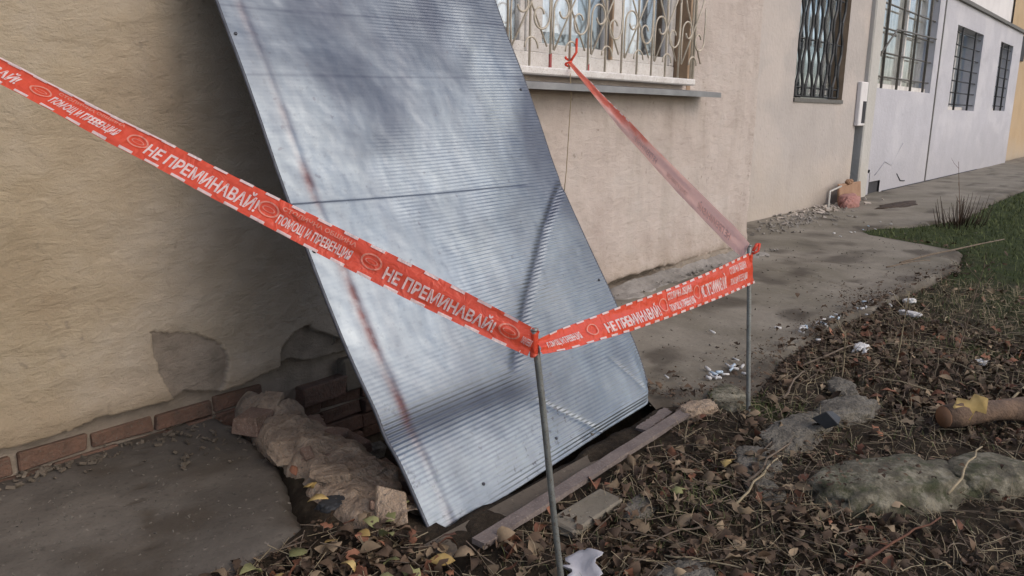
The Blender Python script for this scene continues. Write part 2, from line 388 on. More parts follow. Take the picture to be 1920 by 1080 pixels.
grassy = np.clip(sstep(5.0, 8.5, GX+fbm(GX*1.5, GY*1.5, 31)*3)*.95+sstep(.12, .25, fbm(GX*1.8, GY*1.8, 33))*.6, 0, 1)
ground = mesh('ground', np.stack([GX, GY, GZ], -1), gridf(*GX.shape), M_SOIL, smooth=True, attrs={'grassy': grassy}, origin=(0, 0, 0))
tag(ground, 'brown leafy soil and rough grass beside the pavement', kind='structure')

px = axis([(3.0, 6.5, .025), (6.5, 12, .05), (12, 30, .3), (30, 150, 5)])
pvv = axis([(0, .5, .02), (.5, 1, .04)])
# strips follow the ragged edge: v from 0 (edge) to 1 (wall)
PX, PV = np.meshgrid(px, pvv, indexing='ij')
wall_at = np.where(PX < 7.03, 3.16, 3.98)
ed = pedge(PX)+fbm(PX*4, PX*0+1, 41, 5)*(.14+.14*sstep(5, 8, PX))
PY = ed+(wall_at-ed)*PV**1.3
PZ = 0.0+fbm(PX*1.2, PY*1.2, 42)*.02+fbm(PX*6, PY*6, 43)*.008
dist = PY-ed
PZ = PZ-.05*np.exp(-(dist/.035)**2)
dip = sstep(.10, .3, fbm(PX*2.5, PY*2.5, 47))*np.exp(-(dist/.35)**2); PZ = PZ-.03*dip
c1 = np.abs(PY-(1.72+.10*(PX-3.2)+fbm(PX*5, PX*0, 50)*.16)); PZ = PZ-.014*np.exp(-(c1/.008)**2)*(PX < 4.4)
c2 = np.abs(PX-(6.1+.22*(PY-1.5)+fbm(PY*5, PY*0, 51)*.25)); PZ = PZ-.012*np.exp(-(c2/.02)**2)
# the far bay beyond the corner: pavement plus skirt at the edge
PZ = PZ+fbm(PX*1.2, PY*14, 48)*.007+fbm(PX*25, PY*25, 49, 3)*.005
PZ[:, 0] = -.12
pav = mesh('pavement', np.stack([PX, PY, PZ], -1), gridf(*PX.shape), M_PAVE, smooth=True, origin=(0, 0, 0), attrs={'edge': np.clip(np.exp(-(dist/.16)**1.3)*(.75+2.2*fbm(PX*5, PY*5, 180))+.8*sstep(.08, .28, fbm(PX*2.2, PY*4, 181)), 0, .85)})
tag(pav, 'worn grey concrete pavement along the foot of the walls', kind='structure')
# left slab
sy = axis([(1.9, 3.12, .018)]); sv = np.linspace(0, 1, 70)
SY, SV = np.meshgrid(sy, sv, indexing='ij')
sr = slab_right(SY)+fbm(SY*6, SY*0, 60)*.05+fbm(SY*28, SY*0, 66, 3)*.035
SX = sr-(sr+2.5)*SV**2.2
SYY = SY+np.where(SY < 2.2, (fbm(SX*3, SX*0+2, 61)*.16)*(1-(SY-1.9)/.3), 0)
SZ = -.045+fbm(SX*1.5, SYY*1.5, 62)*.03+fbm(SX*8, SYY*8, 63)*.018+fbm(SX*30, SYY*30, 64, 3)*.007
SZ -= .05*np.exp(-((sr-SX)/.03)**2); SZ -= .05*np.exp(-((SY-1.9)/.03)**2)
ck1 = np.abs(SX-(.95+.5*(SYY-2.2)+fbm(SYY*5, SYY*0, 185)*.2)); SZ = SZ-.012*np.exp(-(ck1/.007)**2)
SZ[:, 0] = -.2; SZ[0, :] = -.16
sed = np.clip(np.exp(-((sr-SX)/.07))*(.8+2*fbm(SX*6, SYY*6, 182))+.8*np.exp(-np.abs(SYY-3.03)/.05)*(.7+2*fbm(SX*8, SYY*8, 183))+.7*sstep(.05, .3, fbm(SX*3.5, SYY*3.5, 184))+np.exp(-(ck1/.006)**2), 0, .85)
sl = mesh('concrete_slab', np.stack([SX, SYY, SZ], -1), gridf(*SX.shape), M_SLAB, smooth=True, origin=(0, 0, 0), attrs={'edge': sed})
tag(sl, 'dark stained concrete slab along the left wall', kind='structure')

# ------------------------------------------------------------------ beige building
bld = empty('apartment_building', (3.5, 3.0, 0), 'beige plastered house wall with crumbling foot and scroll-grilled window behind the metal sheet', 'building')
PLE = np.array([(-3, .05), (.864, .055), (.985, .042), (1.187, .059), (1.476, .056), (1.553, .078), (1.701, .037), (1.811, .043), (1.984, .08), (2.056, .101), (2.148, .065), (2.41, .056), (3.1, .03), (4.6, .012), (4.715, .02), (4.855, .03), (5.154, .03), (5.393, .038), (5.665, .045), (6.009, .06), (6.733, .05), (7.1, .045)])
def in_poly(x, z, poly):
    ins = np.zeros(x.shape, bool); n = len(poly)
    for i in range(n):
        x1, z1 = poly[i]; x2, z2 = poly[(i+1) % n]
        c = ((z1 > z) != (z2 > z)) & (x < (x2-x1)*(z-z1)/(z2-z1+1e-12)+x1); ins ^= c
    return ins
P1 = [(1.422, .396), (1.618, .344), (1.721, .276), (1.754, .21), (1.735, .119), (1.67, .02), (1.539, .02), (1.484, .104), (1.449, .214)]
P2 = [(1.985, .06), (2.005, .201), (2.085, .254), (2.153, .276), (2.196, .236), (2.302, .188), (2.40, .15), (2.6, .04), (2.3, -.1), (2.0, -.1)]
WX0, WX1, WZ0 = 3.30, 5.70, 1.46
def wall_surface(X, Z):
    jx = X+fbm(X*14, Z*14, 71)*.03; jz = Z+fbm(X*14, Z*14, 72)*.03
    und = fbm(X*1.6, Z*1.6, 73)*.03+fbm(X*7, Z*7, 74)*.021+fbm(X*22, Z*22, 75, 3)*.006
    ze = np.interp(X, PLE[:, 0], PLE[:, 1])+fbm(X*9, X*0, 76)*.022+.03
    below = sstep(.006, -.006, Z-ze)
    lip = np.exp(-((Z-ze-.05)/.05)**2)*.012
    b1 = in_poly(jx, jz, P1); b2 = in_poly(jx, jz, P2); bare = (b1 | b2) & (Z > ze-.1)
    Y = 3.0-und*(X < 7.5)-lip
    Y = np.where(b1, 3.012-und*.4, Y); Y = np.where(b2, 3.02-und*.3, Y)
    right = X > 4.2
    # left: plaster ends above recessed footing; right: footing flush, dark ragged gap between
    gap = np.exp(-((Z-ze+.018)/.020)**2)*sstep(4.55, 4.8, X)*sstep(5.75, 5.35, X)*sstep(-.25, .0, fbm(X*11, X*0+5, 78))
    gap2 = np.exp(-((Z-ze+.008)/.005)**2)*(X > 5.4)
    Y = np.where(below > .5, np.where(right, 2.985-und*.6, 3.055), Y)
    Y = Y+gap*.22+gap2*.03
    bare = np.maximum(bare.astype(float), below)
    bare = np.maximum(bare, np.clip(gap*1.5, 0, 1))
    return Y, bare
def wall_block(x0, x1, z0, z1, st):
    xs = np.linspace(x0, x1, max(2, int((x1-x0)/st)+1)); zs = np.linspace(z0, z1, max(2, int((z1-z0)/st)+1))
    X, Z = np.meshgrid(xs, zs, indexing='ij'); Y, b = wall_surface(X, Z)
    return np.stack([X, Y, Z], -1).reshape(-1, 3), gridf(*X.shape), b.ravel()
blocks = [wall_block(-2.5, .4, -.2, 3.4, .06), wall_block(.4, 2.7, -.2, .55, .0075), wall_block(.4, 2.7, .55, 2.4, .016), wall_block(.4, 2.7, 2.4, 3.4, .06),
          wall_block(2.7, WX0, -.2, 3.4, .03), wall_block(WX0, WX1, -.2, .2, .012), wall_block(WX0, WX1, .2, WZ0, .02), wall_block(WX1, 7.03, -.2, .2, .012), wall_block(WX1, 7.03, .2, 3.4, .02)]
V = []; F = []; B = []; off = 0
for v, f, b in blocks: V.append(v); F.append(f[:, ::-1]+off); B.append(b); off += len(v)
mesh('plaster_wall', np.concatenate(V), np.concatenate(F), M_PLASTER, bld, smooth=True, attrs={'bare': np.concatenate(B)})
# body of the house behind its face: return wall at the corner, back and roofless top
box('side_wall', 6.80, 7.028, 3.02, 9, -.3, 3.4, M_PLASTER, bld)
box('inner_wall', -2.5, 6.8, 5.2, 5.4, -.3, 3.4, M_DARK, bld)
box('foundation', -2.5, 2.03, 3.075, 3.35, -.75, .14, M_BASE, bld)
box('foundation', 2.32, 7.0, 3.075, 3.35, -.75, .14, M_BASE, bld)
box('foundation', 2.03, 2.32, 3.20, 3.35, -.75, .14, M_DARK, bld)
# bricks showing below the plaster (each a part)
def brick(x, y, z, L=.24, D=.1, H=.065, rz=0, parent=bld, m=None, j=.008):
    v, f = box_vf(-L/2, L/2, -D/2, D/2, -H/2, H/2, j, .005)
    ca, sa = math.cos(rz), math.sin(rz)
    return mesh('brick', [(x+a*ca-b*sa, y+a*sa+b*ca, z+c) for a, b, c in v], f, m or M_BRICK, parent)
for i in range(7): brick(.28+i*.255+(0), 3.085+random.uniform(-.006, .006), -.002+random.uniform(-.003, .003), rz=random.uniform(-.02, .02))
for i in range(6): brick(.40+i*.255, 3.075+random.uniform(-.006, .006), -.078, rz=random.uniform(-.02, .02))
for z in (-.155, -.23, -.31, -.39):
    for i in range(6):
        x = 1.75+i*.25+(.12 if int(z*100) % 2 else 0)
        if x < 3.0: brick(x, 3.08+random.uniform(-.01, .012), z, rz=random.uniform(-.03, .03))
brick(2.24, 3.05, -.075, .25, .12, .09, .02); brick(2.17, 3.14, .0, .05, .1, .14)
box('mortar_block', 2.36, 2.9, 3.0, 3.12, -.12, .05, M_BASE, bld, .006, .01)
# painted marks on the bare patch
strokes = []
for pts in ([(2.305, .20), (2.31, .155), (2.295, .145)], [(2.34, .215), (2.36, .225), (2.36, .195), (2.345, .185), (2.365, .17), (2.35, .155)], [(2.395, .205), (2.395, .175), (2.41, .17), (2.42, .20), (2.425, .172)]):
    strokes.append(tube_vf([(a, 3.004, b) for a, b in pts], .0035, 5))
v, f = merge(strokes); mesh('chalk_mark', v, f, M_STONE, bld)
fx_, fv_ = np.meshgrid(np.linspace(4.55, 7.06, 210), np.linspace(0, 1, 24), indexing='ij')
fw_ = .20+fbm(fx_*4, fx_*0+7, 160)*.22
FY = 2.99-fw_*fv_; FZ = .002+.045*(1-fv_)**1.5*sstep(4.5, 5.0, fx_)+fbm(fx_*9, FY*9, 161)*.03+fbm(fx_*30, FY*30, 162)*.012-.03*(fv_ > .97)
mesh('mortar_fillet', np.stack([fx_, FY, FZ], -1), gridf(*fx_.shape), M_FILLET, bld, True)
# window
win = empty('window', (4.6, 3.0, 1.46)); win.parent = bld; win.location = Vector((4.6, 3.0, 1.46))-loc_of(bld); WORLD[win.name] = Vector((4.6, 3.0, 1.46))
YW = 3.13
box('jamb', 5.70, 5.76, 2.995, 3.30, 1.40, 3.4, M_BROWNW, win)
box('jamb', 3.24, 3.30, 3.03, 3.30, 1.40, 3.4, M_BROWNW, win)
for a, b_ in ((3.3, 3.37), (3.88, 4.01), (4.79, 4.92), (5.62, 5.69)): box('window_frame', a, b_, YW-.02, YW+.06, 1.60, 3.4, M_WOODW, win, 0, .006)
box('window_frame', 3.3, 5.69, YW-.024, YW+.064, 1.505, 1.60, M_WOODW, win, .001, .006)
for a, b_ in ((4.01, 4.79), (4.92, 5.62), (3.37, 3.88)):
    box('sash', a, a+.045, YW-.005, YW+.035, 1.66, 3.4, M_WOODW, win, 0, .004); box('sash', b_-.045, b_, YW-.005, YW+.035, 1.66, 3.4, M_WOODW, win, 0, .004)
    box('sash', a, b_, YW-.008, YW+.038, 1.60, 1.66, M_WOODW, win, 0, .004)
    box('pane', a+.045, b_-.045, YW+.012, YW+.017, 1.66, 3.4, M_GLASS, win)
box('mullion_strip', 4.775, 4.795, YW-.04, YW-.018, 1.6, 3.4, M_BROWNW, win)
def curtain(name, x0, x1, y, z0, z1, m, parent, amp=.02, fr=28):
    xs = np.linspace(x0, x1, int((x1-x0)/.012)); zs = np.linspace(z0, z1, 8)
    X, Z = np.meshgrid(xs, zs, indexing='ij'); Y = y+amp*np.sin(X*fr+1.2*np.sin(X*5+Z))+.01*np.sin(X*71)
    return mesh(name, np.stack([X, Y, Z], -1), gridf(*X.shape), m, parent, True)
curtain('curtain', 3.35, 4.50, YW+.07, 1.74, 3.4, M_CURTAIN, win)
curtain('curtain', 4.95, 5.32, YW+.08, 1.62, 3.4, M_CURTAIN, win, .02, 20)
box('interior_screen', 4.3, 4.9, YW+.12, YW+.14, 1.4, 3.4, M_BLUEIN, win)
box('interior_screen', 4.9, 5.8, YW+.5, YW+.52, 1.4, 3.4, M_DARK, win)
box('window_ledge', 3.3, 5.66, 2.90, YW-.03, 1.455, 1.502, M_WOODW, win, .002, .008)
v, f = box_vf(3.2, 5.95, 2.83, 3.06, 1.405, 1.43); v = [(a, b, c-(.02 if b < 2.9 else 0)+(0 if c > 1.42 else .008)) for a, b, c in v]
mesh('metal_sill', v, f, M_SILL, win); box('sill_lip', 3.2, 5.952, 2.826, 2.834, 1.372, 1.408, M_SILL, win)
# scroll grille, each bar and scroll a part of its own
gr = empty('window_grille', (4.6, 2.93, 1.47)); gr.parent = bld; gr.location = Vector((4.6, 2.93, 1.47))-loc_of(bld); WORLD[gr.name] = Vector((4.6, 2.93, 1.47))
YG = 2.93
def arc(cx, cz, r, a0, a1, n=10, y=YG-.012): return [(cx+r*math.cos(math.radians(a0+(a1-a0)*i/n)), y, cz+r*math.sin(math.radians(a0+(a1-a0)*i/n))) for i in range(n+1)]
for i in range(12):
    x = 3.49+i*.194
    tube('bar', [(x, YG, 1.495), (x+.004*math.sin(i), YG, 2.2), (x, YG, 3.4)], .0075, M_CREAM, gr)
tube('bar', [(5.66, YG, 1.48), (5.66, YG, 3.4)], .011, M_CREAM, gr)
def spiral(cx, cz, r, a0, turns, sgn=1, n=22):
    return [(cx+(r*(1-.62*i/n))*math.cos(a0+sgn*turns*2*math.pi*i/n), YG-.012, cz+(r*(1-.62*i/n))*math.sin(a0+sgn*turns*2*math.pi*i/n)) for i in range(n+1)]
for k in range(6):
    x = 3.49+k*.388
    # S-scroll pair either side of a bar, leaning diagonals crossing on it
    tube('diagonal_bar', [(x+.02, YG-.013, 1.60), (x+.30, YG-.013, 2.02), (x+.38, YG-.013, 2.22)], .006, M_CREAM, gr)
    tube('diagonal_bar', [(x+.37, YG+.013, 1.62), (x+.12, YG+.013, 2.0), (x+.03, YG+.013, 2.22)], .006, M_CREAM, gr)
    s1 = spiral(x+.10, 1.83, .085, math.pi, .95, -1); tube('scroll', [(x+.015, YG-.012, 1.60), (x+.01, YG-.012, 1.72)]+s1, .006, M_CREAM, gr)
    s2 = spiral(x+.275, 1.78, .085, 0, .95, -1); tube('scroll', [(x+.36, YG-.012, 2.02), (x+.365, YG-.012, 1.9)]+s2, .006, M_CREAM, gr)
    tube('scroll', arc(x+.194, 1.60, .06, 0, 180), .0055, M_CREAM, gr)
    tube('scroll', spiral(x+.19, 2.22, .10, -math.pi/2, .8, 1), .006, M_CREAM, gr)
    tube('scroll', spiral(x+.10, 2.45, .09, 0, .8, 1), .006, M_CREAM, gr)

# ------------------------------------------------------------------ recessed bay with dark barred window
rec = empty('recessed_house_bay', (10, 3.85, 0), 'grey-beige recessed wall with dark honeycomb-barred window, between beige corner and white wall', 'building')
YR = 3.85
def flat_wall(name, x0, x1, z0, z1, y, m, parent, st=.12, amp=.02, seed=0):
    xs = np.linspace(x0, x1, max(2, int((x1-x0)/st))); zs = np.linspace(z0, z1, max(2, int((z1-z0)/st)))
    X, Z = np.meshgrid(xs, zs, indexing='ij'); Y = y-fbm(X*1.5, Z*1.5, 90+seed)*amp*((X > x0) & (X < x1) & (Z > z0) & (Z < z1))
    return mesh(name, np.stack([X, Y, Z], -1), gridf(*X.shape)[:, ::-1], m, parent, True)
RX0, RX1, RZ = 10.15, 12.0, 1.46
flat_wall('wall', 7.0, RX0, -.2, 5, YR, M_REC, rec); flat_wall('wall', RX0, RX1, -.2, RZ, YR, M_REC, rec); flat_wall('wall', RX1, 12.72, -.2, 5, YR, M_REC, rec)
box('reveal', RX1, RX1+.05, YR+.004, YR+.20, RZ, 5, M_BROWNW, rec); box('reveal', RX0-.05, RX0, YR+.004, YR+.3, RZ, 5, M_REC, rec)
box('sill', RX0, RX1, YR-.02, YR+.3, RZ-.05, RZ, M_BARGREY, rec)
rw = empty('window', (11, YR, 1.5)); rw.parent = rec; rw.location = Vector((11, YR, 1.5))-loc_of(rec); WORLD[rw.name] = Vector((11, YR, 1.5))
box('room_back', RX0, RX1, YR+.6, YR+.62, RZ, 5, M_DARK, rw)
for i in range(9):
    x = RX0+.05+i*.2; z0 = 1.52 if i not in (4, 5, 6) else 2.15
    box('blind_slat', x, x+.12, YR+.18, YR+.19, z0, 5, M_BLIND, rw, .004)
box('pane', RX0, RX1, YR+.15, YR+.155, RZ, 5, M_GLASS, rw)
NB = 11
for i in range(NB):
    x = RX0+.06+i*(RX1-RX0-.12)/(NB-1); pts = []
    for k in range(25):
        z = RZ+.03+k*.145; w_ = .034*(1 if (k//2) % 2 == 0 else -1)*(1 if i % 2 == 0 else -1)
        pts.append((x+w_, YR+.06, z))
    tube('bar', pts, .019, M_DARKIRON, rw, 5, False)
for z in (1.49, 1.60, 2.2, 2.78, 3.36, 3.94): tube('cross_bar', [(RX0, YR+.075, z), (RX1, YR+.075, z)], .012, M_DARKIRON, rw, 5)
for i in range(4): box('light_gap', RX0+.85+i*.2, RX0+.97+i*.2, YR+.130, YR+.137, 1.53, 1.585, M_PAPER, rw)
# dark joint, post and small box before the white wall
box('joint', 12.72, 12.98, YR+.15, YR+.2, -.2, 1.7, M_DARK, rec)
flat_wall('wall', 12.72, 12.98, 1.65, 5, YR+.015, M_REC, rec)
gb = box('gas_pipe_box', 12.62, 12.94, YR-.07, YR-.005, 1.10, 1.74, M_UPPER, None, 0, .01); tag(gb, 'small white wall box with dark slot above the dark wall joint', 'utility box')
box('slot', 12.76, 12.90, YR-.078, YR-.069, 1.14, 1.46, M_DARK, gb)

# ------------------------------------------------------------------ white building
wb = empty('white_building', (20, 3.85, 0), 'low blue-white painted building with grilled windows and dark eaves line at the far right', 'building')
def wwall(x0, x1, z0, z1, s=1): return flat_wall('wall', x0, x1, z0, z1, YR, M_WHITE, wb, .25, .03, s)
box('corner_post', 12.98, 13.42, YR-.06, YR+.2, -.2, 5, M_JAMB, wb, 0, .02)
DX0, DX1, DZ = 13.5, 17.0, 1.68
WN = [(18.65, 21.3, 1.39, 3.06), (23.5, 25.3, 1.42, 3.08)]
wwall(13.42, DX0, -.2, 5); wwall(DX0, 13.75, .35, DZ); wwall(13.75, 14.35, .20, DZ); wwall(14.35, DX1, -.0, DZ); wwall(13.42, 13.72, -.2, .4)
wwall(DX1, 17.45, -.1, 5); box('pilaster_seam', 17.40, 17.47, YR-.012, YR+.01, -.05, 3.5, M_BARGREY, wb)
box('base_gap', 13.6, 17.5, YR+.03, YR+.06, -.2, .5, M_DARK, wb)
xs = [17.45, 18.65, 21.3, 23.5, 25.3, 26.6]
for i in range(5):
    if i in (1, 3):
        _, _, z0, z1 = WN[i//2]; wwall(xs[i], xs[i+1], -.1, z0); wwall(xs[i], xs[i+1], z1, 3.5)
    else: wwall(xs[i], xs[i+1], -.1, 3.5)
v, f = box_vf(17.6, 27.0, YR-.06, YR+.3, 3.5, 3.57); mesh('eaves_edge', v, f, M_BARGREY, wb)
box('upper_wall', 17.4, 27, YR+.35, YR+.6, 3.6, 9, M_UPPER, wb)
box('end_wall', 26.55, 26.61, YR+.01, 9, -.2, 3.5, M_WHITE, wb)
box('base_crack', 14.5, 22.5, YR-.035, YR+.0, -.03, .012, M_DARK, wb, .004)
M_WHITECRACK = plain('shallow_crack', (.30, .30, .33), (.36, .36, .38), 5, .9, 20, 0)
crk = [(14.0, .30), (14.5, .5), (14.9, .42), (15.5, .78)]
tube('crack', [(a, YR-.004, b) for a, b in crk], .008, M_WHITECRACK, wb, 4)
tube('crack', [(15.3, YR-.004, .26), (15.6, YR-.004, .12), (15.9, YR-.004, .1)], .012, M_DARK, wb, 4)
def barred(x0, x1, z0, z1, nv, nh, depth, bm_, parent, curt, name='window'):
    e = empty(name, ((x0+x1)/2, YR, z0)); e.parent = parent; e.location = Vector(((x0+x1)/2, YR, z0))-loc_of(parent); WORLD[e.name] = Vector(((x0+x1)/2, YR, z0))
    box('reveal', x1, x1+.06, YR+.004, YR+depth+.05, z0, z1, M_WHITE, e); box('reveal', x0-.06, x0, YR+.004, YR+depth+.05, z0, z1, M_WHITE, e)
    box('sill', x0, x1, YR+.003, YR+depth+.05, z0-.05, z0, M_UPPER, e); box('reveal', x0, x1, YR+.004, YR+depth+.05, z1, z1+.05, M_WHITE, e)
    box('frame', x0, x1, YR+depth-.03, YR+depth+.03, z0, z0+.08, M_WOODW, e)
    for q in (x0+.02, (x0+x1)/2): box('frame', q, q+.08, YR+depth-.034, YR+depth+.03, z0+.08, z1, M_WOODW, e)
    box('pane', x0, x1, YR+depth+.04, YR+depth+.045, z0, z1, M_GLASS, e)
    curtain('curtain', x0, x1, YR+depth+.12, z0, z1, curt, e, .04, 14)
    for i in range(nv): 
        x = x0+(i+.5)*(x1-x0)/nv; tube('bar', [(x, YR+.03, z0), (x, YR+.03, z1)], .022, bm_, e, 5)
    for i in range(nh):
        z = z0+(i+.5)*(z1-z0)/nh; tube('cross_bar', [(x0, YR+.05, z), (x1, YR+.05, z)], .016, bm_, e, 5)
    return e
e = barred(DX0, DX1, DZ, 5.0, 4, 9, .12, M_BARGREY, wb, M_CURTAIN2)
tube('brace', [(13.5, YR-.0, 2.12), (14.4, YR-.0, 2.62), (17.0, YR-.0, 2.66)], .016, M_BARGREY, e, 5)
barred(*WN[0][:2], *WN[0][2:], 2, 7, .28, M_DARKIRON, wb, M_BLIND)
barred(*WN[1][:2], *WN[1][2:], 2, 7, .28, M_DARKIRON, wb, M_BLIND)
yb = empty('ochre_building', (29, 4.1, 0), 'ochre yellow house edge with a dark window at the far right frame edge', 'building')
flat_wall('wall', 26.62, 60, -.2, 9, 4.15, M_YELLOW, yb, .8); box('window', 27.2, 29.0, 4.10, 4.14, 2.9, 3.6, M_DARK, yb)

# ------------------------------------------------------------------ pit curb, planks
cb = empty('broken_curb', (1.65, 2.3, 0), 'crumbling brick and mortar curb along the left side of the cellar pit', 'curb')
us = np.linspace(0, 1, 150); vs = np.linspace(0, 1, 46)
U, Vv = np.meshgrid(us, vs, indexing='ij')
cy = 3.02-U*1.32
cxl = np.interp(cy, [1.7, 1.9, 2.07, 2.41, 2.75, 2.88, 3.1], [1.42, 1.44, 1.47, 1.58, 1.68, 1.74, 1.78])+fbm(cy*6, cy*0, 101)*.06
cxr = np.interp(cy, [1.7, 1.78, 2.0, 2.43, 2.67, 3.1], [1.66, 1.67, 1.79, 1.93, 1.92, 1.95])+fbm(cy*5, cy*0+3, 102)*.12
X = cxl+(cxr-cxl)*Vv
prof = np.clip(np.sin(np.clip(Vv*1.0, 0, 1)*math.pi), 0, 1)**.35
Z = -.10+prof*.115+fbm(X*9, cy*9, 103)*.06+fbm(X*30, cy*30, 104, 3)*.025
st = vnoise(X*7+cy*3, cy*8, 105); Z += np.where(prof > .3, np.floor(st*3)/3*.03, 0)
Z = np.where(Vv > .93, -.5+(1-Vv)/.07*.45, Z); Z = np.where(Vv < .02, -.15, Z)
mesh('mortar', np.stack([X, cy, Z], -1), gridf(*X.shape), M_RUBBLE, cb, True)
for x, y, z, L, rz in ((1.86, 2.60, -.03, .18, 1.2), (1.88, 2.40, -.05, .2, 1.5), (1.78, 2.05, -.065, .2, 1.4), (1.70, 2.76, .0, .12, .4), (1.68, 2.30, -.02, .10, .9)):
    brick(x, y, z, L, .11, .06, rz, cb, M_BRICKDUST, .014)
random.seed(55)
for k in range(20):
    t = random.random(); y = 2.95-t*1.2; xl = np.interp(y, [1.7, 2.0, 2.4, 2.8, 3.0], [1.50, 1.52, 1.62, 1.74, 1.78]); xr_ = np.interp(y, [1.7, 2.0, 2.4, 2.8, 3.0], [1.64, 1.76, 1.90, 1.93, 1.95])
    x = random.uniform(xl, xr_); L = random.uniform(.04, .13); v, f = box_vf(-L/2, L/2, -L*.35, L*.35, -.014, .014, L*.17, .004); v = np.array(v) @ euler_m(random.gauss(0, .25), random.gauss(0, .25), random.uniform(0, 3.1)).T
    mesh('shard', v+np.array([x, y, .012-.05*(1 if x > xr_-.05 else 0)+random.uniform(-.015, .012)]), f, (M_RUBBLE, M_RUBBLE, M_BRICKDUST, M_RUBBLE)[k % 4], cb)
# broken bricks & lumps in the pit
for k in range(16):
    x = random.uniform(1.98, 2.7); y = random.uniform(2.1, 2.95)
    b_ = brick(x, y, float(ground_z(x, y))+.04, random.uniform(.1, .22), .1, .065, random.uniform(0, 3), None, M_BRICK if k % 3 else M_STONE, .015)
    tag(b_, 'broken dusty brick lying at the bottom of the cellar pit', 'brick', 'loose bricks in the pit')
def plank(name, a, b, wdt, h, z, m, label=None, parent=None, jit=.004):
    a = Vector(a); b = Vector(b); d = (b-a); L = d.length; d.normalize(); nrm = Vector((-d.y, d.x, 0)).normalized(); n = 16; v = []
    for i in range(n+1):
        p = a+d*L*i/n; e = wdt/2*(1+.06*math.sin(i*2.1))
        for s, t in ((-1, 0), (1, 0), (1, 1), (-1, 1)):
            q = p+nrm*(s*e); v.append((q.x+random.uniform(-jit, jit), q.y+random.uniform(-jit, jit), z+p.z+(h if t else 0)+random.uniform(-.002, .002)))
    f = [(i*4+k, i*4+(k+1) % 4, (i+1)*4+(k+1) % 4, (i+1)*4+k) for i in range(n) for k in range(4)]+[(3, 2, 1, 0), (n*4, n*4+1, n*4+2, n*4+3)]
    return mesh(name, v, f, m, parent)
fr = plank('angle_strip', (1.60, 1.435, 0), (2.99, 1.475, 0), .05, .018, -.01, M_PLANK, jit=.001); tag(fr, 'long brown-grey strip edging the pit in front of the metal sheet', 'plank')
fr2 = plank('board', (2.72, 1.545, 0), (3.0, 1.57, 0), .05, .012, -.028, M_PLANK); tag(fr2, 'short dark board under the right end of the metal sheet', 'plank')
ck = box('concrete_piece', 1.86, 2.14, 1.27, 1.375, -.05, -.012, M_PAVE, None, .015, .008); tag(ck, 'flat broken concrete piece beside the pit edging strip and left post', 'stone')
fw = box('front_curb', 1.5, 3.1, 1.50, 1.60, -.5, -.035, M_BASE, None, .01, .01); tag(fw, 'dark concrete front rim of the cellar pit under the sheet', 'curb')

# ------------------------------------------------------------------ metal sheet
sheet = empty('metal_sheet', (2.32, 1.66, 0), 'large ribbed galvanised metal sheet leaning on the wall over the pit', 'metal sheet')
NS, RN = 150, 175
PITCH = .0155; NTm = RN*7
ss = np.linspace(0, 1, NS); tt = np.linspace(0, 1, NTm+1)
Sg, Tg = np.meshgrid(ss, tt, indexing='ij')
zb = -.075+.070*Sg                         # bottom edge, lower at the left
Zt = 2.28
Zp = zb+(Zt-zb)*Tg
profz = [-.1, 0, .2, .43, .7, 1.0, 1.33, 1.62, 2.3]
YL = np.interp(Zp, profz, [1.62, 1.69, 1.83, 2.0, 2.17, 2.36, 2.53, 2.70, 3.00])
YRt = np.interp(Zp, profz, [1.58, 1.64, 1.77, 1.93, 2.08, 2.25, 2.40, 2.555, 2.92])
# smooth the piecewise profile along t
def smooth_t(A, k=121):
    p = np.pad(A, ((0, 0), (k//2, k//2)), mode='reflect', reflect_type='odd'); c = np.cumsum(np.pad(p, ((0, 0), (1, 0))), 1)
    return (c[:, k:]-c[:, :-k])/k
Yp = smooth_t(YL*(1-Sg)+YRt*Sg)
Xp = 1.62+1.41*Sg
nrm = np.array([0, -.86, .51])
phase = Tg*RN*2*math.pi
pn = fbm(Sg*3.0, Tg*5, 120, 3)
fade = np.clip(.05+1.05*sstep(-.05, .30, Sg-.45+Tg*-.25+.3*(1-Tg)+pn*.9), 0, 1)
fade = np.clip(fade+sstep(.24, .12, Tg)*.5, 0, 1)
H = .0011*np.sin(phase)*fade
H += fbm(Sg*2.2, Tg*3.5, 121, 3)*.034
def gl(s0, z0, pts_s, pts_z): return None
# vertical fold near the left edge
H += .0025*np.exp(-((Sg-.062-.012*np.sin(Tg*5))/.008)**2)
# lap seam
H -= .004*sstep(.925, .932, Zp)*sstep(.90, .75, Sg)+0
# slanting dent line
sc = np.interp(Zp, [.2, .271, .334, .43, .57, .742, .92, 1.0], [.43, .464, .508, .588, .696, .83, 1.0, 1.08])
wm = sstep(.24, .33, Zp)*sstep(1.0, .85, Zp)
H -= .012*np.exp(-((Sg-sc)/.022)**2)*wm
# band where the ribs are deeper
bz = .215+.01*np.sin(Sg*7); bm_ = np.exp(-((Zp-bz)/.05)**2)*sstep(.56, .42, Sg)
H += .0018*np.sin(phase)*bm_ - .012*bm_
HS = .0011*np.sin(phase)*fade+.0018*np.sin(phase)*bm_
# lower right folds
ln = np.interp(Sg, [.5, .62, .70], [.16, .05, -.03]); H -= .006*np.exp(-((Zp-ln)/.012)**2)*sstep(.45, .5, Sg)*sstep(.78, .7, Sg)
ln2 = .20-(Sg-.86)*1.6; H -= .005*np.exp(-((Zp-ln2)/.012)**2)*sstep(.84, .87, Sg)*sstep(.97, .94, Sg)
XX = Xp+nrm[0]*H; YY = Yp+nrm[1]*H; ZZ = Zp+nrm[2]*H
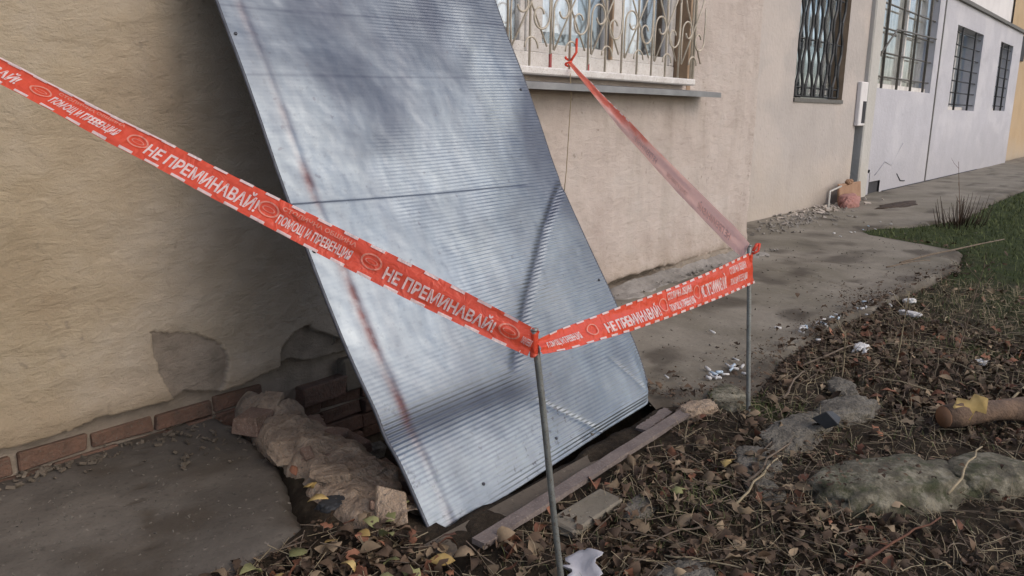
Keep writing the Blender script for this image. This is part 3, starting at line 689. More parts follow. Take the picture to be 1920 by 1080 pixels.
# curled lower right corner and right edge
cr = sstep(.955, 1, Sg)*sstep(.30, .02, Zp); YY = YY+cr*.04; ZZ = ZZ+cr*.015+.035*sstep(.93, 1, Sg)**2*sstep(.08, 0, Zp-zb); XX = XX+.03*sstep(.6, 1, Sg)*sstep(.9, .35, Zp)*sstep(-.05, .12, Zp)
cb2 = sstep(.05, -.0, Zp-zb)*sstep(.2, .9, Sg); YY = YY+cb2*.02; 
rust = np.exp(-((Sg-.062-.012*np.sin(Tg*5))/.014)**2)*np.clip(.35+1.1*sstep(.9, .65, Zp)*sstep(.18, .3, Zp)+.6*np.exp(-((Zp-1.0)/.06)**2), 0, 1)
rust = rust*np.clip(.9+fbm(Sg*20, Tg*20, 130)*2.2, 0, 1)
tarn_refl = np.exp(-((Sg-sc)/.028)**2)*wm*.85+bm_*.8+.5*sstep(.0, .25, fbm(Sg*3.5, Tg*4.5, 131))*sstep(.15, .5, Tg)
tarn_refl += .35*np.exp(-((Sg-.90)/.07)**2)*np.exp(-((Zp-1.18)/.13)**2)
ang = np.abs(np.hypot((Sg-.45)*1.3, (Zp-1.40)*1.0)-.13); tarn_refl += .1*np.exp(-(ang/.03)**2)*(Zp > 1.40)
tarn_refl += .55*sstep(.80, .98, Sg+.25*fbm(Sg*3, Tg*5, 136))*sstep(.12, .35, Zp)
tarn_refl += .5*np.exp(-(np.abs(Zp-.928)/.006)**2)*sstep(.88, .8, Sg)
for a_ in (1.36, 1.60): tarn_refl += .25*np.exp(-(np.abs(Zp-a_-.05*Sg)/.005)**2)
tarn_refl += .75*sstep(1.3, .1, Sg+.8*fbm(Sg*3, Tg*3, 133))*sstep(.32, .95, Tg+.35*fbm(Sg*3, Tg*4, 134))  # broad upper-left darkening: a dimmer reflection put into the colour
specks = np.exp(-((Sg-.55)/.06)**2-((Zp-.10)/.07)**2)*.9+np.exp(-((Sg-.40)/.12)**2-((Zp-.0)/.07)**2)*.7+.15+.3*sstep(.12, .02, Sg)*sstep(.5, .1, Zp)
mo = mesh('ribbed_face', np.stack([XX, YY, ZZ], -1), gridf(*Sg.shape), M_METAL, sheet, True, {'rust': np.clip(rust, 0, 1), 'tarnish_refl': np.clip(tarn_refl, 0, 1), 'specks': np.clip(specks, 0, 1)})
# rolled rims down both edges and a back skin so that the sheet has thickness
M_RIM = plain('dark_sheet_rim', (.05, .052, .06), (.10, .105, .12), 20, .5, 60, .2, .002, metal=.6)
for s_, i_ in ((0, 0), (1, NS-1)):
    pts = [(XX[i_, k]+(-.004 if s_ == 0 else .004), YY[i_, k]+.86*HS[i_, k]+.006, ZZ[i_, k]-.51*HS[i_, k]) for k in range(0, NTm+1, 12)]
    tube('rim', pts, .0065, M_RIM, sheet, 6)
k0 = [(XX[i, 0], YY[i, 0]+.006, ZZ[i, 0]) for i in range(0, NS, 3)]; tube('rim', k0, .005, M_RIM, sheet, 6)
bi = slice(0, NS, 6); bj = slice(0, NTm+1, 14)
BX, BY, BZ = XX[bi, bj], YY[bi, bj]+.012, ZZ[bi, bj]
mesh('back_skin', np.stack([BX, BY, BZ], -1), gridf(*BX.shape)[:, ::-1], M_RIM, sheet, True)

for sq, zq in ((.018, .78), (.02, 1.5), (.975, .5), (.97, 1.35), (.5, .03), (.2, .0)):
    iq = int(sq*(NS-1)); kq = int(np.argmin(np.abs(Zp[iq]-zq))); cq = np.array([XX[iq, kq], YY[iq, kq], ZZ[iq, kq]]); nq = np.array([0, -.86, .51])
    tube('rivet', [tuple(cq-nq*.002), tuple(cq+nq*.004)], .009 if zq == .78 else .006, M_RIM, sheet, 8)
# ------------------------------------------------------------------ posts
def post(a, b, r, label):
    e = empty('barrier_post', (b[0], b[1], 0), label, 'post', 'posts holding the barrier tape')
    a = Vector(a); b = Vector(b); d = b-a
    pts = [a+d*t+Vector((.003*math.sin(t*7), .002*math.sin(t*5+1), 0)) for t in np.linspace(0, 1.25, 12)]
    tube('rod', pts, r, M_POLE, e, 10)
    tube('rod_cap', [a-d.normalized()*.002, a+d.normalized()*.003], r*1.03, M_POLE, e, 10)
    return e
post((1.447, 1.122, .745), (1.55, 1.09, 0), .0085, 'nearer grey-green steel rod standing in front of the metal sheet')
post((3.14, 1.32, .72), (3.14, 1.27, 0), .0095, 'farther grey-green steel rod at the pavement edge')

# ------------------------------------------------------------------ barrier tape
TXT = {}
def text_vf(s):
    if s in TXT: return TXT[s]
    cu = bpy.data.curves.new('t', 'FONT'); cu.body = s; cu.size = 1; cu.offset = .028; cu.resolution_u = 2
    o = bpy.data.objects.new('t', cu); C.objects.link(o); bpy.context.view_layer.update()
    me = o.evaluated_get(bpy.context.evaluated_depsgraph_get()).to_mesh()
    v = np.array([tuple(q.co)[:2] for q in me.vertices]); f = [tuple(p.vertices) for p in me.polygons]
    o.evaluated_get(bpy.context.evaluated_depsgraph_get()).to_mesh_clear()
    bpy.data.objects.remove(o); bpy.data.curves.remove(cu)
    v -= v.min(0); mx_ = v.max(0); v = v/mx_
    TXT[s] = (v, f); return v, f
class Ribbon:
    def __init__(s, us, cs, ws, ripple=.0, seed=0):
        s.us = np.array(us); s.cs = np.array(cs, float); s.ws = np.array(ws, float); s.rp = ripple; s.seed = seed
    def pos(s, u, v, off=0.0):
        u = np.asarray(u, float); v = np.asarray(v, float)
        c = np.stack([np.interp(u, s.us, s.cs[:, k]) for k in range(3)], -1)
        w_ = np.stack([np.interp(u, s.us, s.ws[:, k]) for k in range(3)], -1)
        t = np.stack([np.interp(u+.01, s.us, s.cs[:, k])-np.interp(u-.01, s.us, s.cs[:, k]) for k in range(3)], -1)
        n = np.cross(t, w_); n /= (np.linalg.norm(n, axis=-1, keepdims=True)+1e-9)
        r = s.rp*(np.sin(v*9+u*3+s.seed)*.6+fbm(u*7+s.seed, v*4, 140+s.seed, 3)*2.5)
        return c+w_*v[..., None]+n*(r+off)[..., None]
    def surface(s, name, u0, u1, mat_, parent, off=0, v0=-.5, v1=.5, nu=240, nv=13):
        U, Vq = np.meshgrid(np.linspace(u0, u1, nu), np.linspace(v0, v1, nv), indexing='ij')
        P = s.pos(U, Vq, np.full(U.shape, off)); return mesh(name, P, gridf(*U.shape), mat_, parent, True)
    def patches(s, rects, off):     # list of (u0,u1,v0,v1)
        parts = []
        for a, b, c, d in rects:
            U, Vq = np.meshgrid(np.linspace(a, b, 5), np.linspace(c, d, 3), indexing='ij')
            parts.append(([tuple(q) for q in s.pos(U, Vq, np.full(U.shape, off)).reshape(-1, 3)], [tuple(q) for q in gridf(5, 3)]))
        return merge(parts)
    def text(s, st, u0, u1, v0, v1, off):
        v, f = text_vf(st); P = s.pos(u0+v[:, 0]*(u1-u0), v0+v[:, 1]*(v1-v0), np.full(len(v), off)); return [tuple(q) for q in P], f
    def ring(s, uc, du, v0, v1, off):
        n = 20; pts = []
        for k in range(n):
            a = 2*math.pi*k/n
            for q in (1, .82): pts.append((uc+du*q*math.cos(a), (v0+v1)/2+(v1-v0)/2*q*math.sin(a)))
        pts = np.array(pts); P = s.pos(pts[:, 0], pts[:, 1], np.full(len(pts), off))
        f = [(2*k, (2*k+2) % (2*n), (2*k+3) % (2*n), 2*k+1) for k in range(n)]; return [tuple(q) for q in P], f
T_NE = 'НЕ ПРЕМИНАВАЙ!'; T_PO = 'ПОМОЩ И ПРЕВЕНЦИЯ'; T_SO = 'СТОЛИЧНА ОБЩИНА'
def dashes(r, u0, u1, vtop, off, per=.072, h=.07, sides=(-1, 1)):
    rects = []; u = u0
    while u < u1:
        for s_ in sides:
            a = .5*s_; b = (.5-h)*s_; rects.append((u, min(u+per*.52, u1), min(a, b), max(a, b)))
        u += per
    return [r.patches([q], off) for q in rects]
# first tape: from the wall at the left down to the near post
A = Vector((1.440, 1.118, .712)); Bv = Vector((.30, 3.0, 1.745)); L1 = (Bv-A).length; d1 = (Bv-A).normalized()
us = np.linspace(-L1, 0, 60); cs = []; ws = []
eye = Vector((0, 0, 1.25))
for u in us:
    q = -u; c = A+d1*q; c.z -= .006*math.sin(math.pi*min(q/1.6, 1)); cs.append(tuple(c))
    up = (Vector((0, 0, 1))-d1*d1.z).normalized(); nn = d1.cross(up)
    if nn.dot(eye-c) < 0: nn = -nn
    phi = np.interp(q, [0, .12, .5, 1.2, 2.3], [.15, .18, .35, .95, 1.15]); wd = np.interp(q, [0, .1, .3, 1, 2.3], [.066, .072, .080, .074, .06])
    wv = (up*math.cos(phi)-nn*math.sin(phi))*wd; ws.append(tuple(wv))
rb = Ribbon(us, cs, ws, .0032, 1)
tp = empty('barrier_tape', A, 'red and white printed warning tape from upper left down to the near post', 'barrier tape', 'warning tape spans')
# sign of the offset that faces the camera
def face_sign(r, u):
    a = r.pos(np.array([u]), np.array([0.]), np.array([0.]))[0]; b = r.pos(np.array([u]), np.array([0.]), np.array([.01]))[0]
    return 1 if np.linalg.norm(b-np.array(eye)) < np.linalg.norm(a-np.array(eye)) else -1
sg = face_sign(rb, -.6); OF = .0026*sg
rb.surface('film', -L1, 0, M_TAPE, tp)
parts = [rb.text(T_NE, -.395, -.100, -.30, .22, OF), rb.text(T_NE, -1.045, -.742, -.30, .30, OF), rb.text(T_NE, -1.69, -1.40, -.30, .25, OF),
         rb.text(T_PO, -.685, -.485, -.32, .06, OF), rb.text(T_PO, -1.31, -1.125, -.32, .12, OF), rb.text(T_PO, -.03, -.004, -.2, .1, OF)]
def each(name, lst, m, par):
    for v, f in lst: mesh(name, v, f, m, par)
each('lettering', parts, M_PRINT, tp)
each('small_print', [rb.text(T_SO, -.685, -.485, .16, .33, OF), rb.text(T_SO, -1.31, -1.125, .22, .36, OF)], M_PRINTFAINT, tp)
each('emblem', [rb.ring(c, .028, -.22, .26, OF) for c in (-.435, -.715, -1.075, -1.345, -.065)], M_PRINTFAINT, tp)
each('emblem', [rb.ring(c, .017, -.06, .10, OF) for c in (-.435, -.715, -1.075, -1.345, -.065)], M_PRINTFAINT, tp)
each('edge_dash', dashes(rb, -1.75, -.02, .5, OF, h=.09), M_PRINT, tp)
rb.surface('folded_edge', -L1, -1.02, M_PRINT, tp, OF*1.6, .43, .5, 60, 3)
# second tape: near post to far post
A2 = Vector((1.448, 1.105, .705)); B2 = Vector((3.148, 1.305, .628)); d2 = (B2-A2); L2 = d2.length; d2.normalize()
us = np.linspace(0, L2, 60); cs = []; ws = []
for u in us:
    c = A2+d2*u; c.z -= .014*math.sin(math.pi*u/L2); cs.append(tuple(c))
    up = (Vector((0, 0, 1))-d2*d2.z).normalized(); nn = d2.cross(up)
    if nn.dot(eye-c) < 0: nn = -nn
    wd = np.interp(u, [0, .12, .5, 1.0, L2], [.036, .056, .078, .095, .128]); phi = np.interp(u, [0, .2, .6, L2], [.6, .65, .45, .2])
    ws.append(tuple((up*math.cos(phi)-nn*math.sin(phi))*wd))
r2 = Ribbon(us, cs, ws, .0035, 2); tp2 = empty('barrier_tape', A2, 'red and white printed warning tape stretched between the two steel posts', 'barrier tape', 'warning tape spans')
r2.surface('film', 0, L2, M_TAPE, tp2); sg = face_sign(r2, .8); OF = .0035*sg
parts = [r2.text(T_PO, .03, .20, -.28, .12, OF), r2.text(T_NE, .34, .72, -.34, .20, OF), r2.text(T_SO, .80, 1.02, .04, .36, OF), r2.text(T_PO, .80, 1.02, -.38, -.06, OF),
         r2.text(T_NE, 1.10, 1.37, -.28, .26, OF), r2.text(T_SO, 1.42, 1.63, .06, .34, OF), r2.text(T_PO, 1.42, 1.63, -.30, -.04, OF)]
each('lettering', parts, M_PRINT, tp2)
each('emblem', [r2.ring(c, .03, -.25, .25, OF) for c in (.76, 1.06, .27)], M_PRINTFAINT, tp2)
each('edge_dash', dashes(r2, .06, L2, .5, OF, per=.074, h=.075), M_PRINT, tp2)
# wrap rounds the far post
def wrap(name, c, z0, z1, r, m, parent, tilt=0):
    v = []; n = 18
    for k in range(n+1):
        a = 2*math.pi*k/n
        for z in (z0, (z0+z1)/2, z1): v.append((c[0]+r*(1+.12*math.sin(k*2.7+z*60))*math.cos(a), c[1]+r*(1+.12*math.sin(k*1.9))*math.sin(a), z+tilt*math.cos(a)))
    return mesh(name, v, gridf(n+1, 3), m, parent, True)
wrap('wrap', (3.14, 1.315), .575, .69, .0108, M_TAPE, tp2, .006); wrap('wrap', (1.446, 1.121), .684, .742, .0098, M_TAPE, tp2, .006)
v, f = merge([tube_vf([(3.145, 1.305, .70), (3.165, 1.30, .725), (3.185, 1.30, .722)], .007, 6), tube_vf([(3.14, 1.30, .69), (3.16, 1.29, .70), (3.17, 1.29, .73)], .005, 6)]); mesh('knot', v, f, M_TAPE, tp2, True)
# third tape: far post up to the window grille
A3 = Vector((3.13, 1.33, .700)); B3 = Vector((4.045, 2.905, 1.535)); d3 = (B3-A3); L3 = d3.length; d3.normalize()
us = np.linspace(0, L3, 90); cs = []; ws = []
for u in us:
    c = A3+d3*u; c.z -= .02*math.sin(math.pi*u/L3); cs.append(tuple(c))
    up = (Vector((0, 0, 1))-d3*d3.z).normalized(); nn = d3.cross(up).normalized()
    if nn.dot(eye-c) < 0: nn = -nn
    q = u/L3; wd = np.interp(q, [0, .05, .3, .6, .8, 1], [.07, .085, .085, .062, .042, .025]); phi = np.interp(q, [0, .3, .5, .6, .7, 1], [.15, .1, .25, .7, 1.1, 1.25])
    wv = (up*math.cos(phi)-nn*math.sin(phi))*wd; ws.append(tuple(wv))
r3 = Ribbon(us, cs, ws, .003, 3); tp3 = empty('barrier_tape', A3, 'faded pinkish back of warning tape rising from the far post to the window grille', 'barrier tape', 'warning tape spans')
fo = r3.surface('film', 0, L3, M_TAPEBACK, tp3, nu=240)
qq = np.repeat(np.linspace(0, 1, 240), 13); vv = np.tile(np.linspace(-.5, .5, 13), 240)
fr_ = np.clip(sstep(.45, .8, qq+vv*.35+fbm(qq*30, vv*3, 170)*.3), 0, 1); at = fo.data.attributes.new('fresh', 'FLOAT', 'POINT'); at.data.foreach_set('value', fr_)
sg = face_sign(r3, .6); OF = .0035*sg
each('faint_lettering', [r3.text(T_NE, .12, .40, -.28, .22, OF), r3.text(T_PO, .50, .70, -.3, .0, OF), r3.text(T_NE, .82, 1.08, -.28, .22, OF)], M_PINK, tp3)
each('edge_dash', [r3.patches([(a, a+.04, .40, .5)], OF) for a in np.arange(L3*.6, L3*.95, .08)], M_PRINT, tp3)
v, f = merge([tube_vf([(4.055+.018*math.cos(a), 2.925+.018*math.sin(a), 1.515+.006*a) for a in np.linspace(0, 9, 24)], .007, 6), tube_vf([(4.06, 2.91, 1.55), (4.10, 2.9, 1.60), (4.115, 2.91, 1.68)], .008, 5)]); mesh('knot', v, f, M_TAPE, tp3, True)
for x, z0, z1 in ((3.88, 1.50, 1.60), (4.27, 1.50, 1.56)):
    o = wrap('tape_scrap', (x, YG), z0, z1-.02, .0095, M_REDSCRAP, None, .004); tag(o, 'red tape scrap wound on the %s window bar' % ('left' if x < 4 else 'right-hand'), 'tape scrap')
stg = tube('string', [(4.05, 2.91, 1.52), (4.03, 2.88, 1.35), (3.96, 2.85, .9), (3.93, 2.84, .78)], .0028, M_STRAW, None, 5); tag(stg, 'thin pale string hanging below the window grille', 'string')

# ------------------------------------------------------------------ stones, log, rubbish
def rock(name, c, r, rz, m, seed, amp=.25, flat=.6, n=3):
    bm = bmesh.new(); bmesh.ops.create_icosphere(bm, subdivisions=n+2, radius=1)
    V = np.array([tuple(q.co) for q in bm.verts]); F_ = np.array([[q.index for q in f.verts] for f in bm.faces]); bm.free()
    d = 1+amp*(fbm(V[:, 0]*1.7+seed, V[:, 1]*1.7+V[:, 2]*1.3, 200+seed)*2)+amp*.5*fbm(V[:, 0]*5+seed, V[:, 1]*5+V[:, 2]*4, 210+seed)
    ca_ = np.abs(fbm(V[:, 0]*2.6+V[:, 2]*2+seed, V[:, 1]*2.6-V[:, 2], 220+seed, 3)); d = d-amp*.9*np.exp(-(ca_/.035)**2)*.25+amp*.35*fbm(V[:, 0]*13, V[:, 1]*13+V[:, 2]*9, 230+seed, 3)
    V = V*d[:, None]; V[:, 2] = np.where(V[:, 2] > flat, flat+(V[:, 2]-flat)*.3, V[:, 2])
    V[:, 0] = np.sign(V[:, 0])*np.abs(V[:, 0])**.85
    V = V*np.array(r); ca, sa = math.cos(rz), math.sin(rz)
    P = np.stack([V[:, 0]*ca-V[:, 1]*sa+c[0], V[:, 0]*sa+V[:, 1]*ca+c[1], V[:, 2]+c[2]], -1)
    return mesh(name, P, F_, m, None, True, origin=(c[0], c[1], c[2]-r[2]*.5))
for nm, c, r, rz, m, sd_, lb in (
    ('boulder', (2.86, .62, -.045), (.34, .16, .13), -.55, M_MOSS, 1, 'large low mossy boulder half buried at lower right'),
    ('boulder', (3.14, .38, -.035), (.20, .12, .11), -.5, M_MOSS, 2, 'mossy rounded stone against the right end of the boulder'),
    ('stone', (3.12, 1.07, -.055), (.28, .11, .09), .0, M_STONE, 3, 'flat pale broken stone in front of the far post'),
    ('stone', (3.50, .98, -.045), (.20, .10, .10), -.3, M_STONE, 4, 'grey angular stone behind the dark chunk'),
    ('stone', (2.72, 1.06, -.04), (.16, .09, .06), .3, M_STONE, 5, 'small grey stone among leaves left of the flat stone'),
    ('stone', (1.84, .88, -.05), (.15, .10, .07), .4, M_STONE, 6, 'grey stone at the bottom edge right of the near post'),
    ('stone', (3.27, 1.42, -.015), (.16, .09, .055), .5, M_MOSS, 7, 'greenish broken pavement lump beside the right corner of the sheet'),
    ('stone', (2.52, .93, -.03), (.11, .06, .04), .9, M_STONE, 8, 'small whitish stone left of the big boulder'),
    ('stone', (3.05, 1.46, -.01), (.11, .06, .045), -.2, M_RUBBLE, 9, 'brown crumbling lump at the end of the edging strip'),
    ('stone', (2.15, 1.22, -.04), (.09, .05, .035), .2, M_STONE, 10, 'pale stone lump beside the broken concrete piece'),
    ('clod', (1.50, 1.98, -.04), (.06, .05, .05), .2, M_DARKIRON, 11, 'black clod beside the curb near the left corner of the sheet'),
    ('stone', (3.78, 1.08, -.03), (.12, .07, .06), .5, M_STONE, 12, 'small rough stone behind the grey angular stone')):
    o = rock(nm, c, r, rz, m, sd_, .3 if m is not M_MOSS else .22); tag(o, lb, 'stone' if nm != 'boulder' else 'boulder')
ch_ = box('chunk', 3.14, 3.22, .925, .98, .015, .065, M_DARKIRON, None, .018, .003, rot=(.7, 'X')); tag(ch_, 'dark charcoal chunk lying on the flat stone', 'chunk')
# log
lg = empty('log', (3.7, .55, 0), 'short peeled brown log lying at the right edge behind the boulder', 'log')
a = Vector((3.56, .60, .035)); b = Vector((4.30, .05, .03)); pts = [a+(b-a)*t+Vector((0, 0, .01*math.sin(t*6))) for t in np.linspace(0, 1, 14)]
tube('trunk', pts, [.048+.006*math.sin(i*1.3) for i in range(14)], M_LOG, lg, 12)
dd = (b-a).normalized(); tube('cut_end', [a-dd*.006, a+dd*.001], .045, M_CUT, lg, 12)
# leaves
def leaf_v(L, Wd, curl, fold, lobes=0):
    pts = []; n = 6; out = [(0, 0)]
    rows = [0, .18, .4, .65, .85, 1.0]; wid = [.02, .62, 1.0, .85, .45, .02]
    if lobes: wid = [.05, .9, .45, 1.0, .4, .05]
    v = []
    for t, q in zip(rows, wid):
        zc = curl*math.sin(t*math.pi)*L
        for s_ in (-1, 0, 1): v.append(((t-.5)*L, s_*q*Wd/2, zc+abs(s_)*fold*q*Wd/2))
    f = [(i*3+k, i*3+k+3, i*3+k+4, i*3+k+1) for i in range(5) for k in range(2)]
    return np.array(v), np.array(f)
def density(x, y):
    """leaf litter density over the soil"""
    d = .25+1.3*sstep(-.05, .22, fbm(x*1.6, y*1.6, 150))+.9*math.exp(-(((x-2.35)/.6)**2+((y-1.15)/.25)**2))+1.4*math.exp(-(((x-1.3)/.5)**2+((y-1.62)/.22)**2))
    return d*(1-.75*float(sstep(5, 8, x)))
def on_soil(x, y):
    if x > 3.03: return y < float(pedge(x))+random.uniform(-.15, .06)
    if y > 1.93 and x < 1.5: return False
    if x > 1.55 and y > 1.42: return False
    if x > 1.42 and y > 1.75: return False
    return True
def scatter(name, n, mt, smin, smax, xr, yr, seed, label, cat, lift=.012, tilt=.5, ylim=None):
    random.seed(seed); V = []; F_ = []; T = []; off = 0; cnt = 0; tries = 0
    while cnt < n and tries < n*30:
        tries += 1; x = xr[0]+(xr[1]-xr[0])*random.random()**1.5; y = random.uniform(*yr)
        if not on_soil(x, y) or random.random()*2 > density(x, y): continue
        L = random.uniform(smin, smax); v, f = leaf_v(L, L*random.uniform(.4, .75), random.uniform(-.25, .45), random.uniform(-.5, 1.0), random.random() < .45)
        Rm = euler_m(random.gauss(0, tilt), random.gauss(0, tilt), random.uniform(0, 6.28)); v = v @ Rm.T
        z = max(float(ground_z(x, y)), .002 if (x > 3.05 and y > float(pedge(x))) else -9)+random.uniform(.002, lift+.02)
        V.append(v+np.array([x, y, z])); F_.append(f+off); T += [random.random()]*len(v); off += len(v); cnt += 1
    o = mesh(name, np.concatenate(V), np.concatenate(F_), mt, None, True, {'tone': T}, origin=(0, 0, 0))
    return tag(o, label, cat, kind='stuff')
scatter('leaf_litter', 5600, M_LEAF_BROWN, .018, .065, (.6, 9), (-.9, 1.95), 1, 'dark brown fallen leaves covering the soil', 'leaf litter')
scatter('leaf_litter', 1800, M_LEAF_TAN, .02, .07, (.6, 8), (-.9, 1.95), 2, 'tan dry leaves scattered through the litter', 'leaf litter')
scatter('leaf_litter', 520, M_LEAF_RED, .025, .075, (.6, 7), (-.9, 1.9), 3, 'rust red leaves scattered through the litter', 'leaf litter')
scatter('leaf_crumbs', 16000, M_LEAF_BROWN, .005, .022, (.6, 6), (-.6, 1.95), 4, 'fine brown leaf crumbs on the soil', 'leaf litter', .004)
def edge_soil(x, y):
    if x <= 3.05: return False
    d = y-float(pedge(x)); return -.1 < d < random.expovariate(9)
_os = on_soil; on_soil = edge_soil
scatter('leaf_crumbs', 3500, M_LEAF_BROWN, .006, .02, (3.0, 9), (1.2, 2.4), 14, 'leaf crumbs and dirt spilling over the pavement edge', 'leaf litter', .003, .3)
scatter('leaf_litter', 420, M_LEAF_BROWN, .02, .05, (3.0, 9), (1.2, 2.4), 15, 'brown leaves fallen over the pavement edge', 'leaf litter', .004, .3)
on_soil = lambda x, y: ((x-2.85)/.45)**2+((y-.6-(2.85-x)*.6)/.2)**2 < 1
_gz = ground_z; ground_z = lambda x, y: _gz(x, y)*0+.085
scatter('leaf_crumbs', 160, M_LEAF_BROWN, .008, .025, (2.4, 3.3), (.3, 1.0), 16, 'brown crumbs lying on the mossy boulder', 'leaf litter', .0, .25)
ground_z = _gz; on_soil = _os
# grass blades
def blades(n, xr, yr, h, wd, seed, dens, label, mt):
    random.seed(seed); V = []; F_ = []; T = []; off = 0
    for _ in range(n):
        for _t in range(20):
            x = xr[0]+(xr[1]-xr[0])*random.random(); y = random.uniform(*yr)
            if on_soil(x, y) and random.random() < dens(x, y): break
        else: continue
        a = random.uniform(0, 6.28); hh = h*random.uniform(.5, 1.3); ln = random.uniform(.3, 1.2); z = float(ground_z(x, y))
        dx, dy = math.cos(a), math.sin(a); w_ = wd*random.uniform(.6, 1.3)*(1+.12*x)
        P = []
        for k, t in enumerate((0, .5, 1)):
            ww = w_*(1-t*.85)/2; bx = x+dx*hh*ln*t*t; by = y+dy*hh*ln*t*t; bz = z+hh*t*(1-.3*ln*t)
            P += [(bx-dy*ww, by+dx*ww, bz), (bx+dy*ww, by-dx*ww, bz)]
        V.append(P); F_.append(np.array([(0, 2, 3, 1), (2, 4, 5, 3)])+off); T += [random.random()]*6; off += 6
    o = mesh('grass', np.concatenate(V), np.concatenate(F_), mt, None, True, {'tone': T}, origin=(0, 0, 0)); return tag(o, label, 'grass', kind='stuff')
gd = lambda x, y: float(np.clip(sstep(4.2, 7.5, x+fbm(x*1.5, y*1.5, 31)*3)+.6*sstep(.08, .2, fbm(x*1.8, y*1.8, 33)), 0, 1))
blades(13000, (4.0, 16), (-1.5, 2.7), .055, .0035, 5, gd, 'short green grass beyond the leaf litter', M_GRASS)
blades(2600, (1.6, 5), (-.4, 1.5), .045, .0028, 6, lambda x, y: float(.05+sstep(.05, .2, fbm(x*1.8, y*1.8, 33))+.8*math.exp(-(((x-2.25)/.25)**2+((y-1.1)/.15)**2))), 'thin green grass tufts among the leaves', M_GRASS)
blades(4200, (1.6, 7), (-.5, 1.5), .075, .0022, 7, lambda x, y: .5, 'pale dry straw stalks lying in the litter', M_STRAW)
def stalks(n, seed, xr, yr, l0, l1, r0, r1, mt, label):
    random.seed(seed); V = []; F_ = []; T = []; off = 0
    for _ in range(n):
        for _t in range(20):
            x = xr[0]+(xr[1]-xr[0])*random.random()**1.4; y = random.uniform(*yr)
            if on_soil(x, y): break
        else: continue
        a = random.uniform(0, 6.28); L = random.uniform(l0, l1); q = random.uniform(r0, r1); z = float(ground_z(x, y))+random.uniform(.004, .035); tz = random.gauss(0, .18); bend = random.uniform(-.25, .25)
        c_, s_ = math.cos(a), math.sin(a); P = []
        for t in (-.5, 0, .5):
            bx = x+c_*L*t-s_*L*bend*(t*t); by = y+s_*L*t+c_*L*bend*(t*t); bz = z+L*t*tz
            for k in range(3):
                th = k*2.094; P.append((bx-s_*q*math.cos(th), by+c_*q*math.cos(th), bz+q*math.sin(th)))
        V.append(P); F_.append(np.array([(i*3+k, i*3+(k+1) % 3, i*3+3+(k+1) % 3, i*3+3+k) for i in range(2) for k in range(3)])+off); T += [random.random()]*9; off += 9
    o = mesh('dry_stalks', np.concatenate(V), np.concatenate(F_), mt, None, True, {'tone': T}, origin=(0, 0, 0)); return tag(o, label, 'plant litter', kind='stuff')
stalks(3800, 61, (1.0, 7), (-.6, 1.9), .03, .13, .0007, .0018, M_STRAW, 'thin pale dead grass stalks matted over the soil')
stalks(1500, 62, (1.0, 6), (-.6, 1.9), .04, .18, .001, .0028, M_TWIG, 'fine dark twigs matted over the soil')
# small crumbs of rubble by the beige corner and cigarette-end litter on the pavement
def crumbs(name, n, cx, cy, rx, ry, s0, s1, m, label, cat, z=.0):
    parts = []
    for _ in range(n):
        x = random.gauss(cx, rx); y = random.gauss(cy, ry); L = random.uniform(s0, s1)
        v, f = box_vf(-L/2, L/2, -L*.2, L*.2, 0, L*.3, L*.06); Rm = euler_m(random.gauss(0, .5), random.gauss(0, .5), random.uniform(0, 6.28)); zz = z+float(fbm(x*1.2, y*1.2, 42)*.02+fbm(x*6, y*6, 43)*.008)
        parts.append(([tuple(Rm @ np.array(q)+np.array([x, y, zz])) for q in v], f))
    v, f = merge(parts); o = mesh(name, v, f, m); return tag(o, label, cat, kind='stuff')
random.seed(21)
crumbs('plaster_rubble', 300, 9.5, 3.5, .8, .20, .012, .06, M_FILLET, 'small plaster rubble heaped at the beige corner', 'rubble')
crumbs('plaster_rubble', 170, .95, 2.99, .40, .03, .008, .032, M_BASE, 'crumbled mortar and plaster along the foot of the left wall', 'rubble', -.045)
crumbs('plaster_rubble', 70, 1.55, 2.75, .10, .12, .008, .035, M_BASE, 'mortar crumbs on the slab beside the broken curb', 'rubble', -.045)
crumbs('plaster_rubble', 90, 6.0, 2.86, .6, .06, .01, .04, M_FILLET, 'mortar crumbs below the dark gap under the window wall', 'rubble', .01)
crumbs('plaster_rubble', 80, 11.0, 3.6, .9, .1, .03, .1, M_REC, 'plaster crumbs along the recessed wall', 'rubble')
crumbs('grit', 350, 6.5, 2.0, 2.0, .4, .004, .02, M_STONE, 'loose grit on the pavement', 'grit')
crumbs('grit', 45, 4.0, 1.75, .5, .2, .003, .009, M_PAVE, 'pale specks on the pavement', 'grit')
crumbs('grit', 260, 1.0, 2.4, .35, .25, .003, .010, M_STONE, 'specks of dirt on the dark slab', 'grit')
random.seed(22)
def butt(x, y, i, lb, grp):
    a = random.uniform(0, 3.14); L = random.uniform(.025, .045); z = .012 if y > float(pedge(x)) else float(ground_z(x, y))+.02
    o = tube('litter_scrap', [(x-L*math.cos(a)/2, y-L*math.sin(a)/2, z), (x+L*math.cos(a)/2, y+L*math.sin(a)/2, z+.004)], random.uniform(.005, .009), M_PAPER if i % 4 else M_LITBLUE, None, 6)
    tag(o, lb, 'litter', grp)
M_LITBLUE = plain('pale_blue_scrap', (.35, .45, .55), (.45, .55, .63), 10, .6, 30, .2, .003)
for i in range(16): butt(random.gauss(3.56, .10), random.gauss(1.57, .035), i, 'white scrap in the litter cluster beside the far post', 'scraps beside the far post')
for i in range(18): butt(random.gauss(4.85, .16), random.gauss(1.54, .04), i, 'white scrap in the litter cluster on the pavement edge beyond the post', 'scraps along the pavement edge')
for i in range(8): butt(random.gauss(5.4, .3), random.gauss(1.48, .04), i, 'white scrap farther along the pavement edge', 'scraps farther along the edge')
